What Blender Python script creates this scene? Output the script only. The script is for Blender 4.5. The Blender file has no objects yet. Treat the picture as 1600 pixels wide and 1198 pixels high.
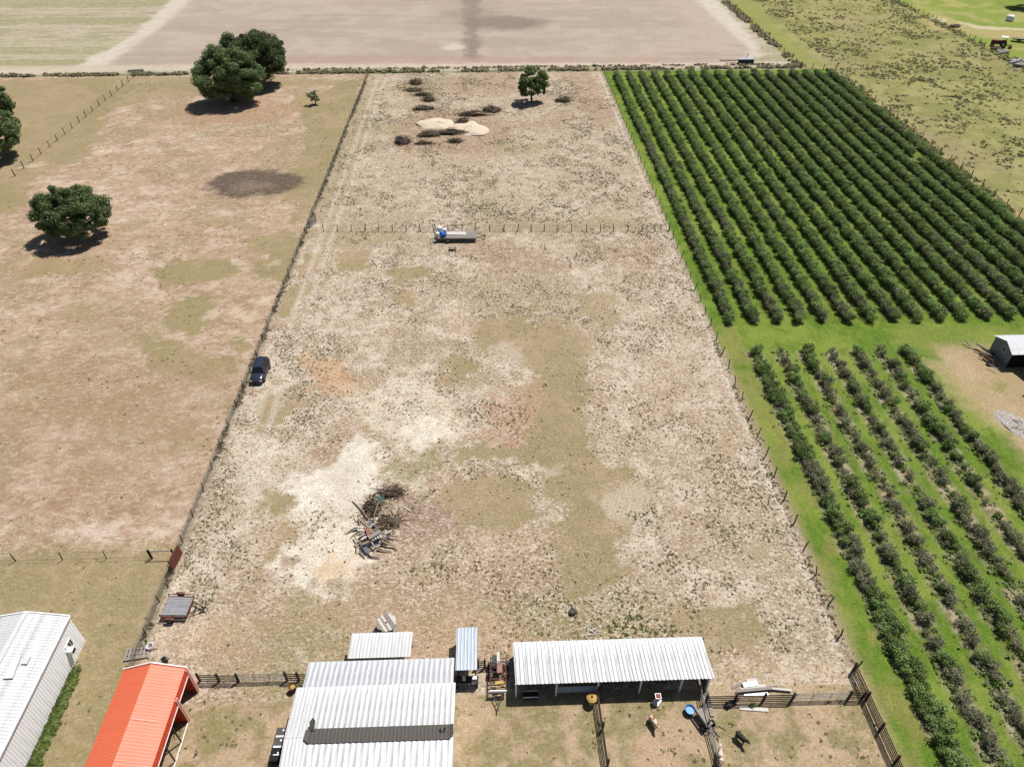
import bpy, math, random
import numpy as np
from mathutils import Vector, Matrix
random.seed(7); RS = np.random.RandomState(7)
R = math.radians
scene = bpy.context.scene
COL = scene.collection
# ------------------------------------------------------------------ camera
F, H, PIT, YAW = 1111.0, 60.0, R(39.9), R(1.86)
cam_d = bpy.data.cameras.new('camera'); cam = bpy.data.objects.new('camera', cam_d); COL.objects.link(cam)
cam.location = (0, 0, H); cam.rotation_euler = (R(90) - PIT, 0, -YAW)
cam_d.sensor_width = 36; cam_d.lens = 36 * F / 1600; cam_d.clip_start = .5; cam_d.clip_end = 6000
scene.camera = cam
# ------------------------------------------------------------------ light
SUN = Vector((.37, .345, 1.0)).normalized()
w = bpy.data.worlds.new('World'); scene.world = w; w.use_nodes = True
wn = w.node_tree.nodes; bgn = wn['Background']
sky = wn.new('ShaderNodeTexSky'); sky.sky_type = 'NISHITA'; sky.sun_disc = False
sky.sun_elevation = math.asin(SUN.z); sky.sun_rotation = math.atan2(SUN.x, SUN.y)
w.node_tree.links.new(sky.outputs[0], bgn.inputs[0]); bgn.inputs[1].default_value = .055
sd = bpy.data.lights.new('sun', 'SUN'); sd.energy = 4.9; sd.angle = R(.55); sd.color = (1, .96, .9)
so = bpy.data.objects.new('sun', sd); COL.objects.link(so)
so.rotation_euler = SUN.to_track_quat('Z', 'Y').to_euler(); so.location = (60, 60, 120)
scene.view_settings.view_transform = 'Standard'; scene.view_settings.look = 'None'
scene.view_settings.gamma = 1; scene.view_settings.use_curve_mapping = False
scene.view_settings.exposure = .38
KEXP = 1.85          # display value of a flat surface = albedo * KEXP

# ------------------------------------------------------------------ helpers
cyw, syw, cpt, spt = math.cos(YAW), math.sin(YAW), math.cos(PIT), math.sin(PIT)
FW = Vector((syw*cpt, cyw*cpt, -spt)); RT = Vector((cyw, -syw, 0)); UP = RT.cross(FW)
def G(px, py, z=0.):            # survey helper: where a sight line meets the level z
    d = FW*F + RT*(px-800) + UP*(599-py); t = (z-H)/d.z
    return Vector((d.x*t, d.y*t, z))
def inview(x, y, m=40):
    v = Vector((x, y, -H)); k = v.dot(FW)
    if k < 1: return False
    px = 800 + F*v.dot(RT)/k; py = 599 - F*v.dot(UP)/k
    return -m < px < 1600+m and -m < py < 1198+m
def lin(c):
    return [((v/255)/12.92 if v/255 <= .04045 else ((v/255+.055)/1.055)**2.4) for v in c]
def C(r, g, b): return np.array([v/KEXP for v in lin((r, g, b))])

def nt(name):
    m = bpy.data.materials.new(name); m.use_nodes = True
    t = m.node_tree; b = t.nodes['Principled BSDF']
    return m, t, b
def N(t, ty, **k):
    n = t.nodes.new(ty)
    for a, v in k.items():
        if a in n.inputs.keys(): n.inputs[a].default_value = v
        else: setattr(n, a, v)
    return n
def mixc(t, fac, a, b, blend='MIX'):
    m = t.nodes.new('ShaderNodeMix'); m.data_type = 'RGBA'; m.blend_type = blend
    for s, v in ((m.inputs[0], fac), (m.inputs[6], a), (m.inputs[7], b)):
        if hasattr(v, 'links') or isinstance(v, bpy.types.NodeSocket): t.links.new(v, s)
        elif isinstance(v, (int, float)): s.default_value = v
        else: s.default_value = (*v[:3], 1)
    return m.outputs[2]
def ramp(t, src, lo, hi, a=0., b=1.):
    m = t.nodes.new('ShaderNodeMapRange'); m.inputs[1].default_value = lo; m.inputs[2].default_value = hi
    m.inputs[3].default_value = a; m.inputs[4].default_value = b; t.links.new(src, m.inputs[0]); return m.outputs[0]
MATS = {}
def mat(name, c1, c2=None, scale=3., rough=.7, metal=0., bump=0., spec=.3, stain=None, stainamt=.5, stretch=(1, 1, 1), rnd=0., gain=1.):
    """mottled material: display colours c1/c2 (sRGB 0-255)"""
    if name in MATS: return MATS[name]
    m, t, b = nt(name)
    tc = N(t, 'ShaderNodeTexCoord'); mp = N(t, 'ShaderNodeMapping'); mp.inputs['Scale'].default_value = stretch
    t.links.new(tc.outputs['Object'], mp.inputs[0])
    n = N(t, 'ShaderNodeTexNoise', Scale=scale, Detail=5., Roughness=.6); t.links.new(mp.outputs[0], n.inputs['Vector'])
    c1 = np.minimum(C(*c1)*gain, .86); c2 = np.minimum(C(*c2)*gain, .86) if c2 else c1*.75
    col = mixc(t, ramp(t, n.outputs[0], .35, .65), c1, c2)
    if stain:
        n2 = N(t, 'ShaderNodeTexNoise', Scale=scale*.35, Detail=6., Roughness=.7); t.links.new(mp.outputs[0], n2.inputs['Vector'])
        col = mixc(t, ramp(t, n2.outputs[0], .52, .66, 0, stainamt), col, C(*stain))
    if rnd:
        oi = N(t, 'ShaderNodeObjectInfo'); v = ramp(t, oi.outputs['Random'], 0, 1, 1-rnd, 1)
        hs = N(t, 'ShaderNodeHueSaturation'); t.links.new(col, hs.inputs['Color']); t.links.new(v, hs.inputs['Value']); col = hs.outputs[0]
    t.links.new(col, b.inputs['Base Color'])
    b.inputs['Roughness'].default_value = rough; b.inputs['Metallic'].default_value = metal
    b.inputs['Specular IOR Level'].default_value = spec
    if bump:
        bn = N(t, 'ShaderNodeBump', Distance=bump); bn.inputs['Strength'].default_value = .8
        t.links.new(n.outputs[0], bn.inputs['Height']); t.links.new(bn.outputs[0], b.inputs['Normal'])
    MATS[name] = m; return m

class MB:
    def __init__(s): s.v = []; s.f = []; s.m = []
    def add(s, vs, fs, m=0):
        k = len(s.v); s.v += [tuple(v) for v in vs]; s.f += [tuple(i+k for i in f) for f in fs]; s.m += [m]*len(fs); return s
    def box(s, c, d, m=0, rz=0):
        x, y, z = (a/2 for a in d); cs, sn = math.cos(rz), math.sin(rz)
        vs = [(c[0]+a*cs-b*sn, c[1]+a*sn+b*cs, c[2]+e) for a in (-x, x) for b in (-y, y) for e in (-z, z)]
        return s.add(vs, [(0,1,3,2),(4,6,7,5),(0,4,5,1),(2,3,7,6),(0,2,6,4),(1,5,7,3)], m)
    def beam(s, p, q, wd, h, m=0):
        p = Vector(p); q = Vector(q); d = (q-p).normalized()
        u = d.cross(Vector((0,0,1)));  u = Vector((1,0,0)) if u.length < .05 else u.normalized(); n = u.cross(d)
        vs = [e+u*a*wd/2+n*b*h/2 for e in (p, q) for a, b in ((-1,-1),(1,-1),(1,1),(-1,1))]
        return s.add(vs, [(0,1,2,3),(7,6,5,4),(0,4,5,1),(1,5,6,2),(2,6,7,3),(3,7,4,0)], m)
    def cyl(s, p, q, r0, r1=None, n=10, m=0, cap=True):
        r1 = r0 if r1 is None else r1; p = Vector(p); q = Vector(q); d = (q-p).normalized()
        u = d.orthogonal().normalized(); v = d.cross(u)
        vs = [e+(u*math.cos(6.2832*i/n)+v*math.sin(6.2832*i/n))*r for e, r in ((p, r0), (q, r1)) for i in range(n)]
        fs = [(i, (i+1) % n, n+(i+1) % n, n+i) for i in range(n)]
        if cap: fs += [tuple(range(n))[::-1], tuple(range(n, 2*n))]
        return s.add(vs, fs, m)
    def path(s, pts, rs, n=6, m=0):
        rings = []; pts = [Vector(p) for p in pts]
        for i, p in enumerate(pts):
            d = (pts[min(i+1, len(pts)-1)]-pts[max(i-1, 0)]).normalized(); u = d.cross(Vector((.3,.2,1))).normalized(); v = d.cross(u)
            rings.append([p+(u*math.cos(6.2832*k/n)+v*math.sin(6.2832*k/n))*rs[i] for k in range(n)])
        vs = [v for r in rings for v in r]
        fs = [(i*n+k, i*n+(k+1) % n, (i+1)*n+(k+1) % n, (i+1)*n+k) for i in range(len(pts)-1) for k in range(n)]
        fs += [tuple(range(n))[::-1], tuple(range((len(pts)-1)*n, len(pts)*n))]
        return s.add(vs, fs, m)
    def lathe(s, prof, c=(0,0,0), n=16, m=0):
        vs = [(c[0]+r*math.cos(6.2832*k/n), c[1]+r*math.sin(6.2832*k/n), c[2]+z) for r, z in prof for k in range(n)]
        fs = [(i*n+k, i*n+(k+1) % n, (i+1)*n+(k+1) % n, (i+1)*n+k) for i in range(len(prof)-1) for k in range(n)]
        fs += [tuple(range(n))[::-1], tuple(range((len(prof)-1)*n, len(prof)*n))]
        return s.add(vs, fs, m)
    def prism(s, poly, d, m=0):     # poly: 3D points in one plane, extruded by vector d
        n = len(poly); d = Vector(d); poly = [Vector(p) for p in poly]
        return s.add(poly+[p+d for p in poly], [tuple(range(n))[::-1], tuple(range(n, 2*n))]+[(i, (i+1) % n, n+(i+1) % n, n+i) for i in range(n)], m)
    def sheet(s, o, u, v, width, pitch=.33, amp=.03, th=.012, m=0, flat=False):
        """ribbed sheet: origin o, unit u across the ribs, full vector v along them"""
        o = Vector(o); u = Vector(u).normalized(); v = Vector(v); nn = u.cross(v).normalized()
        if nn.z < 0: nn = -nn
        k = max(2, int(round(width/pitch))); prof = []
        for i in range(k):
            a = i*width/k; st = width/k
            prof += [(a, 0), (a+st*.2, 0), (a+st*.35, amp*.7), (a+st*.5, amp), (a+st*.65, amp*.7), (a+st*.8, 0)] if not flat else [(a, 0), (a+st*.72, 0), (a+st*.78, amp), (a+st*.94, amp)]
        prof.append((width, 0)); q = len(prof)
        top = [o+u*a+nn*b for a, b in prof]; bot = [p-nn*th for p in top]
        vs = top+[p+v for p in top]+bot+[p+v for p in bot]; fs = []
        for i in range(q-1):
            fs += [(i, i+1, q+i+1, q+i), (2*q+i, 3*q+i, 3*q+i+1, 2*q+i+1), (i, 2*q+i, 2*q+i+1, i+1), (q+i, q+i+1, 3*q+i+1, 3*q+i)]
        fs += [(0, q, 3*q, 2*q), (q-1, 3*q-1, 4*q-1, 2*q-1)]
        return s.add(vs, fs, m)
    def lump(s, c, r, seed=0, rough=.25, m=0, seg=10, ring=6, zmin=None):
        rn = random.Random(seed); vs = []; ph = [rn.uniform(0, 6.28) for _ in range(6)]
        for i in range(ring+1):
            th = math.pi*i/ring
            for k in range(seg):
                a = 6.2832*k/seg
                f = 1+rough*(.5*math.sin(2*a+ph[0]+th)+.4*math.sin(3*a+ph[1]-2*th)+.3*math.sin(5*a+ph[2])*math.sin(th*3+ph[3]))
                z = c[2]+r[2]*math.cos(th)*f
                vs.append((c[0]+r[0]*math.sin(th)*math.cos(a)*f, c[1]+r[1]*math.sin(th)*math.sin(a)*f, max(z, zmin) if zmin is not None else z))
        fs = [(i*seg+k, i*seg+(k+1) % seg, (i+1)*seg+(k+1) % seg, (i+1)*seg+k)[::-1] for i in range(ring) for k in range(seg)]
        return s.add(vs, fs, m)
    def mesh(s, name, mats, smooth=False):
        me = bpy.data.meshes.new(name); me.from_pydata(s.v, [], s.f)
        for m in (mats if isinstance(mats, (list, tuple)) else [mats]): me.materials.append(m)
        if max(s.m, default=0): me.polygons.foreach_set('material_index', s.m)
        if smooth: me.polygons.foreach_set('use_smooth', [True]*len(s.f))
        me.validate(); me.update(); return me
    def build(s, name, mats, parent=None, smooth=False, loc=None, rz=0):
        return link(name, s.mesh(name, mats, smooth), parent, loc, rz)
def link(name, me, parent=None, loc=None, rz=0):
    o = bpy.data.objects.new(name, me); COL.objects.link(o)
    if parent: o.parent = parent
    if loc is not None: o.location = loc
    if rz: o.rotation_euler.z = rz
    return o
def tag(o, label=None, cat=None, group=None, kind=None):
    for k, v in (('label', label), ('category', cat), ('group', group), ('kind', kind)):
        if v: o[k] = v
    return o
def thing(name, label, cat, loc=(0,0,0), rz=0, group=None):
    o = link(name, None, None, loc, rz); o.empty_display_size = .5; return tag(o, label, cat, group)
def copy_thing(o, loc, rz=0, label=None, parent=None):
    c = o.copy(); COL.objects.link(c); c.parent = parent
    if parent is None: c.location = loc; c.rotation_euler.z = rz
    if label: c['label'] = label
    for ch in list(o.children): copy_thing(ch, None, parent=c)
    return c

# ------------------------------------------------------------------ noise
TAB = RS.rand(257, 257).astype(np.float32)
def vn(x, y, s=0):
    x = np.asarray(x, dtype=np.float64)+s*17.31+1000; y = np.asarray(y, dtype=np.float64)+s*31.7+1000
    xi = np.floor(x).astype(int); yi = np.floor(y).astype(int); fx = x-xi; fy = y-yi
    fx = fx*fx*(3-2*fx); fy = fy*fy*(3-2*fy); a = xi % 256; b = yi % 256
    return (TAB[a, b]*(1-fx)+TAB[a+1, b]*fx)*(1-fy)+(TAB[a, b+1]*(1-fx)+TAB[a+1, b+1]*fx)*fy
def fbm(x, y, sc, s=0, o=4, g=.55):
    t = 0; a = 1; tot = 0
    for i in range(o):
        t = t+a*vn(np.asarray(x)*sc*2**i, np.asarray(y)*sc*2**i, s+i*3); tot += a; a *= g
    return t/tot
def sst(v, a, b):
    t = np.clip((v-a)/(b-a), 0, 1); return t*t*(3-2*t)

# ------------------------------------------------------------------ ground
def axis(segs):
    out = []
    for a, b, st in segs: out += list(np.arange(a, b-1e-6, st))
    out.append(segs[-1][1]); return np.array(out)
XS = axis([(-3000,-900,700),(-900,-215,60),(-215,-100,.9),(-100,-33,.5),(-33,35,.3),(35,62,.35),(62,100,.5),(100,225,.9),(225,900,60),(900,3000,700)])
YS = axis([(-2000,-400,400),(-400,16,32),(16,60,.26),(60,120,.36),(120,210,.5),(210,310,.8),(310,1000,60),(1000,4000,600)])
XX, YY = np.meshgrid(XS, YS, indexing='xy')
WXn = (fbm(XX, YY, .22, 1)-.5); WYn = (fbm(XX, YY, .22, 9)-.5)
WX2 = (fbm(XX, YY, 1.1, 21, 3)-.5); WY2 = (fbm(XX, YY, 1.1, 33, 3)-.5)
def polymask(pts, soft=.8, warp=3., world=False):
    P = [(p[0], p[1]) for p in pts] if world else [tuple(G(*p)[:2]) for p in pts]
    P = np.array(P); pad = 8+warp
    x0, x1 = P[:,0].min()-pad, P[:,0].max()+pad; y0, y1 = P[:,1].min()-pad, P[:,1].max()+pad
    i0, i1 = np.searchsorted(XS, [x0, x1]); j0, j1 = np.searchsorted(YS, [y0, y1])
    sl = (slice(j0, j1), slice(i0, i1))
    X = XX[sl]+WXn[sl]*warp*1.6+WX2[sl]*warp*1.0; Y = YY[sl]+WYn[sl]*warp*1.6+WY2[sl]*warp*1.0
    ins = np.zeros(X.shape, bool); d = np.full(X.shape, 1e9)
    for k in range(len(P)):
        ax, ay = P[k]; bx, by = P[(k+1) % len(P)]
        c = ((ay > Y) != (by > Y)); ins ^= c & (X < (bx-ax)*(Y-ay)/((by-ay) or 1e-9)+ax)
        ex, ey = bx-ax, by-ay; L = ex*ex+ey*ey or 1e-9
        t = np.clip(((X-ax)*ex+(Y-ay)*ey)/L, 0, 1); d = np.minimum(d, np.hypot(X-ax-t*ex, Y-ay-t*ey))
    m = np.where(ins, d, -d)
    return sl, sst(m, -soft, soft)
def ell(cx, cy, rx, ry, n=14):
    c = G(cx, cy); return [(c.x+rx*math.cos(6.2832*i/n), c.y+ry*math.sin(6.2832*i/n)) for i in range(n)]
n_big = fbm(XX, YY, .045, 2); n_mid = fbm(XX, YY, .18, 4); n_sm = fbm(XX, YY, .7, 6, 4, .7); n_st = fbm(XX*.35+YY*.1, YY*1.2, .35, 8, 4, .65)
ridg = np.abs(fbm(XX, YY, .35, 12, 4, .6)-.5)*2
def mx(a, b, t): return a+(b-a)*t[..., None]
fleck = np.full(XX.shape, .25)
def region(x0, x1, y0, y1): return (XX >= x0) & (XX < x1) & (YY >= y0) & (YY < y1)
# zone ids
ZN = ['ground', 'pasture', 'dirt_lot', 'corral_ground', 'orchard_grass', 'ploughed_field', 'dirt_road', 'grass_field', 'rough_pasture', 'neighbour_lawn', 'neighbour_yard']
LX0, LX1, LY0, LY1 = -32.4, 31.6, 30.0, 205.5
# pasture tan with pale and red-brown mottling
rough_tex = np.clip(n_sm*.55+n_st*.45, 0, 1)
past = mx(C(202,175,148)+0*XX[..., None], C(226,206,186), sst(rough_tex, .5, .68))
past = mx(past, C(172,140,112), sst(1-rough_tex, .52, .68)*.75)
past = mx(past, C(178,146,116), sst(n_mid, .5, .7)*.4)
past = mx(past, C(172,156,120), sst(n_big*.5+n_mid*.5, .5, .6)*.65)
grassy = mx(C(172,156,116)+0*XX[..., None], C(190,168,134), sst(n_mid, .4, .7)*.7)
grassy = mx(grassy, C(148,140,96), sst(n_sm, .5, .75)*.5)
matted = mx(C(172,156,114)+0*XX[..., None], C(190,166,132), sst(n_mid, .4, .65))
matted = mx(matted, C(156,146,104), sst(n_sm*.5+n_big*.5, .48, .65)*.6)
# dirt lot: pale sand broken by thin litter
lot = mx(C(210,190,166)+0*XX[..., None], C(234,216,194), sst(n_sm, .45, .65))
lot = mx(lot, C(184,164,136), sst(1-n_sm, .5, .66)*.8)
lot = mx(lot, C(196,168,140), sst(n_mid, .45, .62)*.55)
lot = mx(lot, C(172,158,120), sst(n_big*.5+n_mid*.5, .5, .62)*.55)
base = past.copy(); zone = np.full(XX.shape, 1); fleck[:] = .95
base[YY > 308] = C(150,140,105); zone[(YY > 309) | (YY < 15.9) | (XX < -216) | (XX > 226)] = 0
m = region(LX0, LX1, LY0, LY1); base[m] = lot[m]; fleck[m] = .75; zone[m] = 2
m = region(LX0, LX1, 15.9, LY0); cor = mx(matted, C(160,150,102), sst(n_mid*.5+n_sm*.5, .5, .62)*.75); cor = mx(cor, C(214,186,154), sst(1-n_mid*.4-n_sm*.6, .48, .6)*.75)
base[m] = cor[m]; fleck[m] = .45; zone[m] = 3
lowp = mx(matted, C(162,150,106), sst(n_mid, .42, .6)*.7); lowp = mx(lowp, C(196,172,138), sst(n_sm, .5, .66)*.6); k = ((XX < LX0)*sst(47-YY+WYn*4, -1.5, 1.5))[..., None]; base = base*(1-k)+lowp*k; fleck[(XX < LX0) & (YY < 46)] = .3
def paint(pts, col, soft=.8, warp=3., op=1., fl=None, world=False, clip=None, tex=None):
    sl, mk = polymask(pts, soft, warp, world)
    mk = mk*op
    if clip: mk = mk*((XX[sl] > clip[0]) & (XX[sl] < clip[1]) & (YY[sl] > clip[2]) & (YY[sl] < clip[3]))
    c = col[sl] if isinstance(col, np.ndarray) and col.ndim == 3 else C(*col)*(.86+.28*n_sm[sl])[..., None]
    base[sl] = base[sl]*(1-mk[..., None])+c*mk[..., None]
    if fl is not None: fleck[sl] = fleck[sl]*(1-mk)+fl*mk
PC = (-400, LX0, 20, 204.3); LC = (LX0, LX1, LY0-4, LY1)
for p in [[(0,126),(230,126),(160,180),(150,240),(60,270),(30,310),(-60,330),(-200,300),(-200,126)], [(60,100),(560,128),(570,135),(420,135),(330,150),(240,150),(150,190),(120,150)]]:
    paint(p, grassy, 1.2, 4, .9, .15, clip=PC)
for p in [[(455,160),(572,118),(560,170),(505,300),(478,345),(440,350),(480,320),(425,305),(375,300),(365,285),(430,270),(470,260),(480,210)],
          [(240,420),(340,400),(392,420),(330,442),(250,455)], [(255,480),(330,458),(352,500),(300,528),(240,515)], [(395,372),(472,358),(450,440),(412,440),(398,400)],
          [(200,525),(385,560),(350,600),(230,570)], [(30,395),(180,410),(120,430),(20,440)], [(0,300),(60,290),(30,330),(-40,340)], [(380,520),(405,515),(395,545),(365,545)]]:
    paint(p, grassy, .35, 3.4, .97, .08, clip=PC)
for k in range(26):
    cx, cy = random.uniform(20, 450), random.uniform(200, 700); paint(ell(cx, cy, random.uniform(1, 3.2), random.uniform(.8, 2.4)), grassy, .5, 2.2, .65, .1, world=True, clip=PC)
for k in range(30):
    cx, cy = random.uniform(0, 450), random.uniform(150, 860); paint(ell(cx, cy, random.uniform(.6, 3), random.uniform(.5, 1.6)), (236,216,190), .6, 2.5, .6, world=True, clip=PC)
paint([(40,560),(330,560),(320,640),(240,760),(40,780),(-40,700)], (180,148,118), 4, 6, .5, .5, clip=PC)
paint(ell(365,172,15,11), (194,154,124), 2.5, 5, .5, .5, world=True, clip=PC)
paint(ell(110,385,9,7), (194,158,128), 2.5, 5, .4, .5, world=True, clip=PC)
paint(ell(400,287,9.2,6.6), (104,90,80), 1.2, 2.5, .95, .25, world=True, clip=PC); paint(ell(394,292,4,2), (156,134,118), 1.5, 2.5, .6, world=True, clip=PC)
for p in [[(90,470),(200,450),(250,500),(180,560),(90,540)],[(300,560),(390,540),(380,620),(310,640)],[(150,640),(260,620),(280,700),(170,720)],[(20,600),(90,590),(100,660),(20,680)],[(250,250),(330,240),(340,265),(260,275)],[(430,380),(460,360),(450,420),(400,450)]]:
    paint(p, grassy, 1.2, 5.5, .35, .6, clip=PC)
# lot patches
for p in [[(1000,560),(1080,560),(1090,620),(1030,640)],[(880,590),(960,600),(950,650),(900,640)],[(640,900),(760,880),(850,900),(820,940),(650,930)],[(1040,780),(1120,800),(1100,860),(1040,840)],[(480,690),(540,680),(530,720),(480,730)],[(700,380),(820,370),(900,420),(760,430)],[(940,380),(1030,385),(1040,440),(960,430)]]:
    paint(p, (182,150,122), 1, 4, .6, .7, clip=LC)
for p in [[(520,120),(572,118),(590,150),(575,215),(560,270),(520,340),(485,352),(520,260),(545,180)]]: paint(p, grassy, 1, 3, .7, .3, clip=LC)
paint([(580,112),(940,112),(1020,350),(600,350),(560,330),(590,200)], (198,182,154), 5, 5, .4, .85, clip=LC)
for p in [[(600,190),(700,170),(780,172),(810,215),(760,242),(630,240)], [(700,120),(805,113),(810,148),(700,152)], [(890,112),(934,114),(960,200),(905,175)], [(800,200),(900,160),(880,210)]]:
    paint(p, (180,146,118), 1.5, 4, .65, .4, clip=LC)
for p in [[(620,128),(690,120),(700,150),(640,160)], [(770,222),(880,225),(830,245),(770,242)], [(560,190),(640,200),(620,215),(560,210)], [(760,340),(1010,345),(1010,362),(760,360)], [(480,362),(640,360),(640,376),(530,384),(480,380)]]:
    paint(p, grassy, 1, 3, .65, .3, clip=LC)
for p in [[(745,500),(800,490),(830,515),(868,500),(912,518),(925,550),(903,600),(922,650),(915,700),(962,722),(990,745),(1020,770),(960,830),(985,890),(960,935),(880,935),(840,880),(850,830),(900,800),(850,740),(830,680),(822,640),(842,590),(800,560),(745,535)],
          [(912,460),(958,456),(976,505),(932,516),(917,490)], [(680,560),(735,558),(742,590),(690,596)], [(530,395),(585,388),(583,417),(530,422)], [(605,420),(660,413),(668,441),(615,448)],
          [(440,450),(490,443),(480,470),(450,502),(432,490)], [(400,625),(456,610),(452,662),(408,668)], [(403,768),(442,765),(446,812),(400,812)], [(1118,685),(1150,683),(1150,722),(1115,716)],
          [(1160,850),(1202,850),(1200,880),(1160,882)], [(735,690),(838,690),(832,722),(742,722)], [(690,765),(820,750),(842,800),(800,835),(700,822)], [(420,820),(448,815),(440,880),(410,880)], [(560,665),(600,660),(600,685),(560,685)],
          [(470,400),(500,400),(490,440),(462,440)], [(610,460),(650,455),(650,475),(612,480)], [(1060,940),(1180,960),(1200,1010),(1120,1030),(1060,980)]]:
    paint(p, matted, .18, 3.2, .92, .12, clip=LC)
paint([(470,570),(490,553),(548,568),(572,600),(552,624),(498,612)], (218,174,130), 1.4, 3.6, .78, .35, clip=LC)
paint(ell(800,650,3.4,5), (198,154,126), 1.2, 3.4, .72, .5, world=True, clip=LC)
paint([(950,440),(1080,450),(1130,700),(1220,900),(1300,1020),(1180,930),(1080,760),(960,690),(930,560)], (226,208,184), 5, 5, .35, .9, clip=LC)
paint([(560,620),(620,595),(680,590),(720,650),(708,690),(640,700),(560,660)], (246,232,208), 1.5, 5, .75, .6, clip=LC)
paint([(640,665),(700,655),(712,690),(650,712),(625,700)], (255,246,226), .8, 4, .9, .2, clip=LC)
paint([(590,705),(612,742),(600,782),(540,802),(460,803),(446,752),(520,725),(550,700)], (255,246,228), .9, 4.5, .95, .2, clip=LC)
paint([(452,850),(500,826),(552,838),(574,880),(545,912),(452,918),(434,885)], (255,244,224), .9, 4, .95, .25, clip=LC)
paint([(380,690),(470,700),(450,740),(400,760),(340,900),(300,900)], (246,232,210), 2, 4, .7, .5, clip=LC)
paint([(440,800),(560,800),(550,835),(450,850)], (255,242,220), 1, 4, .7, .4, clip=LC)
paint([(500,878),(548,884),(545,906),(485,908)], (238,202,156), .8, 2.5, .7, .1, clip=LC)
paint([(604,755),(680,768),(720,800),(700,850),(640,852),(606,810)], (168,142,122), 1.2, 3, .85, .6, clip=LC)
paint([(595,870),(700,850),(860,830),(860,900),(700,940),(560,930)], (196,168,142), 2.5, 4, .6, .8, clip=LC)
paint([(618,722),(700,698),(704,726),(642,748),(598,742)], (154,152,96), 1, 2.5, .7, .4, clip=LC)
paint([(380,945),(450,925),(620,930),(800,935),(905,950),(885,1000),(700,1060),(310,1058),(290,1010),(350,965)], matted, 1.2, 4.5, .9, .4, clip=LC)
paint([(770,950),(1000,930),(1060,985),(1110,990),(1110,1040),(760,1040)], (170,156,112), 2, 4, .5, .8, clip=LC)
paint([(230,960),(380,960),(370,1010),(250,1030)], (216,186,156), 2, 3, .6, .4, clip=LC)
paint([(540,960),(840,960),(820,1050),(650,1060),(540,1010)], (214,178,150), 1.5, 3, .6, .5, clip=LC)
paint([(1000,1040),(1180,1020),(1330,1050),(1330,1080),(1100,1085)], (222,196,166), 1.5, 3, .6, .5, clip=LC)
for k in range(34):
    cx, cy = random.uniform(470, 1100), random.uniform(130, 900); paint(ell(cx, cy, random.uniform(.8, 3.5), random.uniform(.8, 3)), random.choice([(242,230,208),(200,172,144),(182,164,130),(230,214,194)]), .8, 3, .55, world=True, clip=LC)
tr = np.exp(-((XX+29.6+.5*WXn)/.5)**2)+np.exp(-((XX+27.7+.5*WXn)/.5)**2); tm = region(LX0, -25, 60, 200)*np.clip(tr, 0, 1)*.55
base = mx(base, C(238,224,204), tm)
tr = np.exp(-((XX-30.7+.6*WXn)/.45)**2)*region(29, 31.6, 31, 203)*.6; base = mx(base, C(240,228,208), tr)
sl = polymask([(925,1085),(960,1085),(975,1198),(940,1198)])[0]
paint([(980,1150),(1060,1150),(1070,1198),(990,1198)], (214,182,150), .8, 2, .8, .3)
# strip of grey grass grown into the west fence
tr = np.exp(-((XX+32.6+.4*WXn)/.42)**2)*((YY > 33) & (YY < 206)); base = mx(base, C(150,145,122), tr*.75); fleck += tr*.4
# orchard
oc = mx(C(106,138,46)+0*XX[..., None], C(140,160,68), sst(n_mid, .42, .7)); oc = mx(oc, C(88,116,40), sst(n_sm, .5, .75)*.6)
m = region(LX1, 96, 15.9, 205.5); base[m] = oc[m]; fleck[m] = .1; zone[m] = 4
bord = sst(fbm(XX, YY, .3, 95, 4)*.6+n_sm*.4, .4, .56)*((XX > 31.4) & (XX < 35.3) & (YY < 84) & (YY > 16))*.6; base = mx(base, C(160,152,92), bord)
tr = np.exp(-((XX-31.7)/.7)**2)*((YY < 78))*.8+np.exp(-((XX-31.6)/.3)**2)*.7; tr = tr*(XX > LX1-.1)*(YY < 204)*(YY > 16); base = mx(base, C(190,168,134), np.clip(tr*(.6+n_mid*.7), 0, 1))
paint([(1128,560),(1165,640),(1230,800),(1300,960),(1290,990),(1200,800),(1130,620)], (158,140,96), 1.2, 2.5, .5, .2, clip=(LX1, 36, 16, 80))
ROW1 = [34.7+3.45*i for i in range(18)]; ROW2 = [36.2+3.5*i for i in range(7)]
for xr in ROW1:
    tr = np.exp(-((XX-xr+.25*WXn)/.8)**4)*((YY > 84) & (YY < 202)); base = mx(base, C(128,120,78), np.clip(tr, 0, 1)*.7)
litter = mx(C(142,124,100)+0*XX[..., None], C(204,184,160), sst(n_sm, .48, .62))
for i, xr in enumerate(ROW2):
    tr = np.exp(-((XX-xr+.8*WX2)/(1.05))**4)*((YY > 15.9) & (YY < 77.5)); k = np.clip(tr, 0, 1)*sst(n_sm+.15*n_mid, .38, .56)*.95
    base = base*(1-k[..., None])+litter*k[..., None]; fleck = np.where(tr > .4, .5, fleck)
yard = mx(C(192,170,130)+0*XX[..., None], C(150,152,84), sst(n_mid*.6+n_big*.4, .46, .62)*.9)
m = region(61.5, 400, 15.9, 80); k = sst(XX+WXn*5-(-.0)*YY, 60.5, 63)*((YY < 79)*sst(79.5-YY+WYn*3, 0, 2)); base = base*(1-k[..., None])+yard*k[..., None]; zone[region(61.5, 226, 15.9, 79)] = 10
m = region(96, 400, 15.9, 113); base[m] = yard[m]
paint([(1400,500),(1620,515),(1620,548),(1400,545)], (146,156,78), 1, 2, .6, .1)
paint([(1440,560),(1500,550),(1560,590),(1620,660),(1620,730),(1540,660),(1480,600)], (212,184,148), 2, 3, .65, .15)
paint([(1600,640),(1700,700),(1750,900),(1640,760)], yard, 2, 3, .8, .15)
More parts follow.
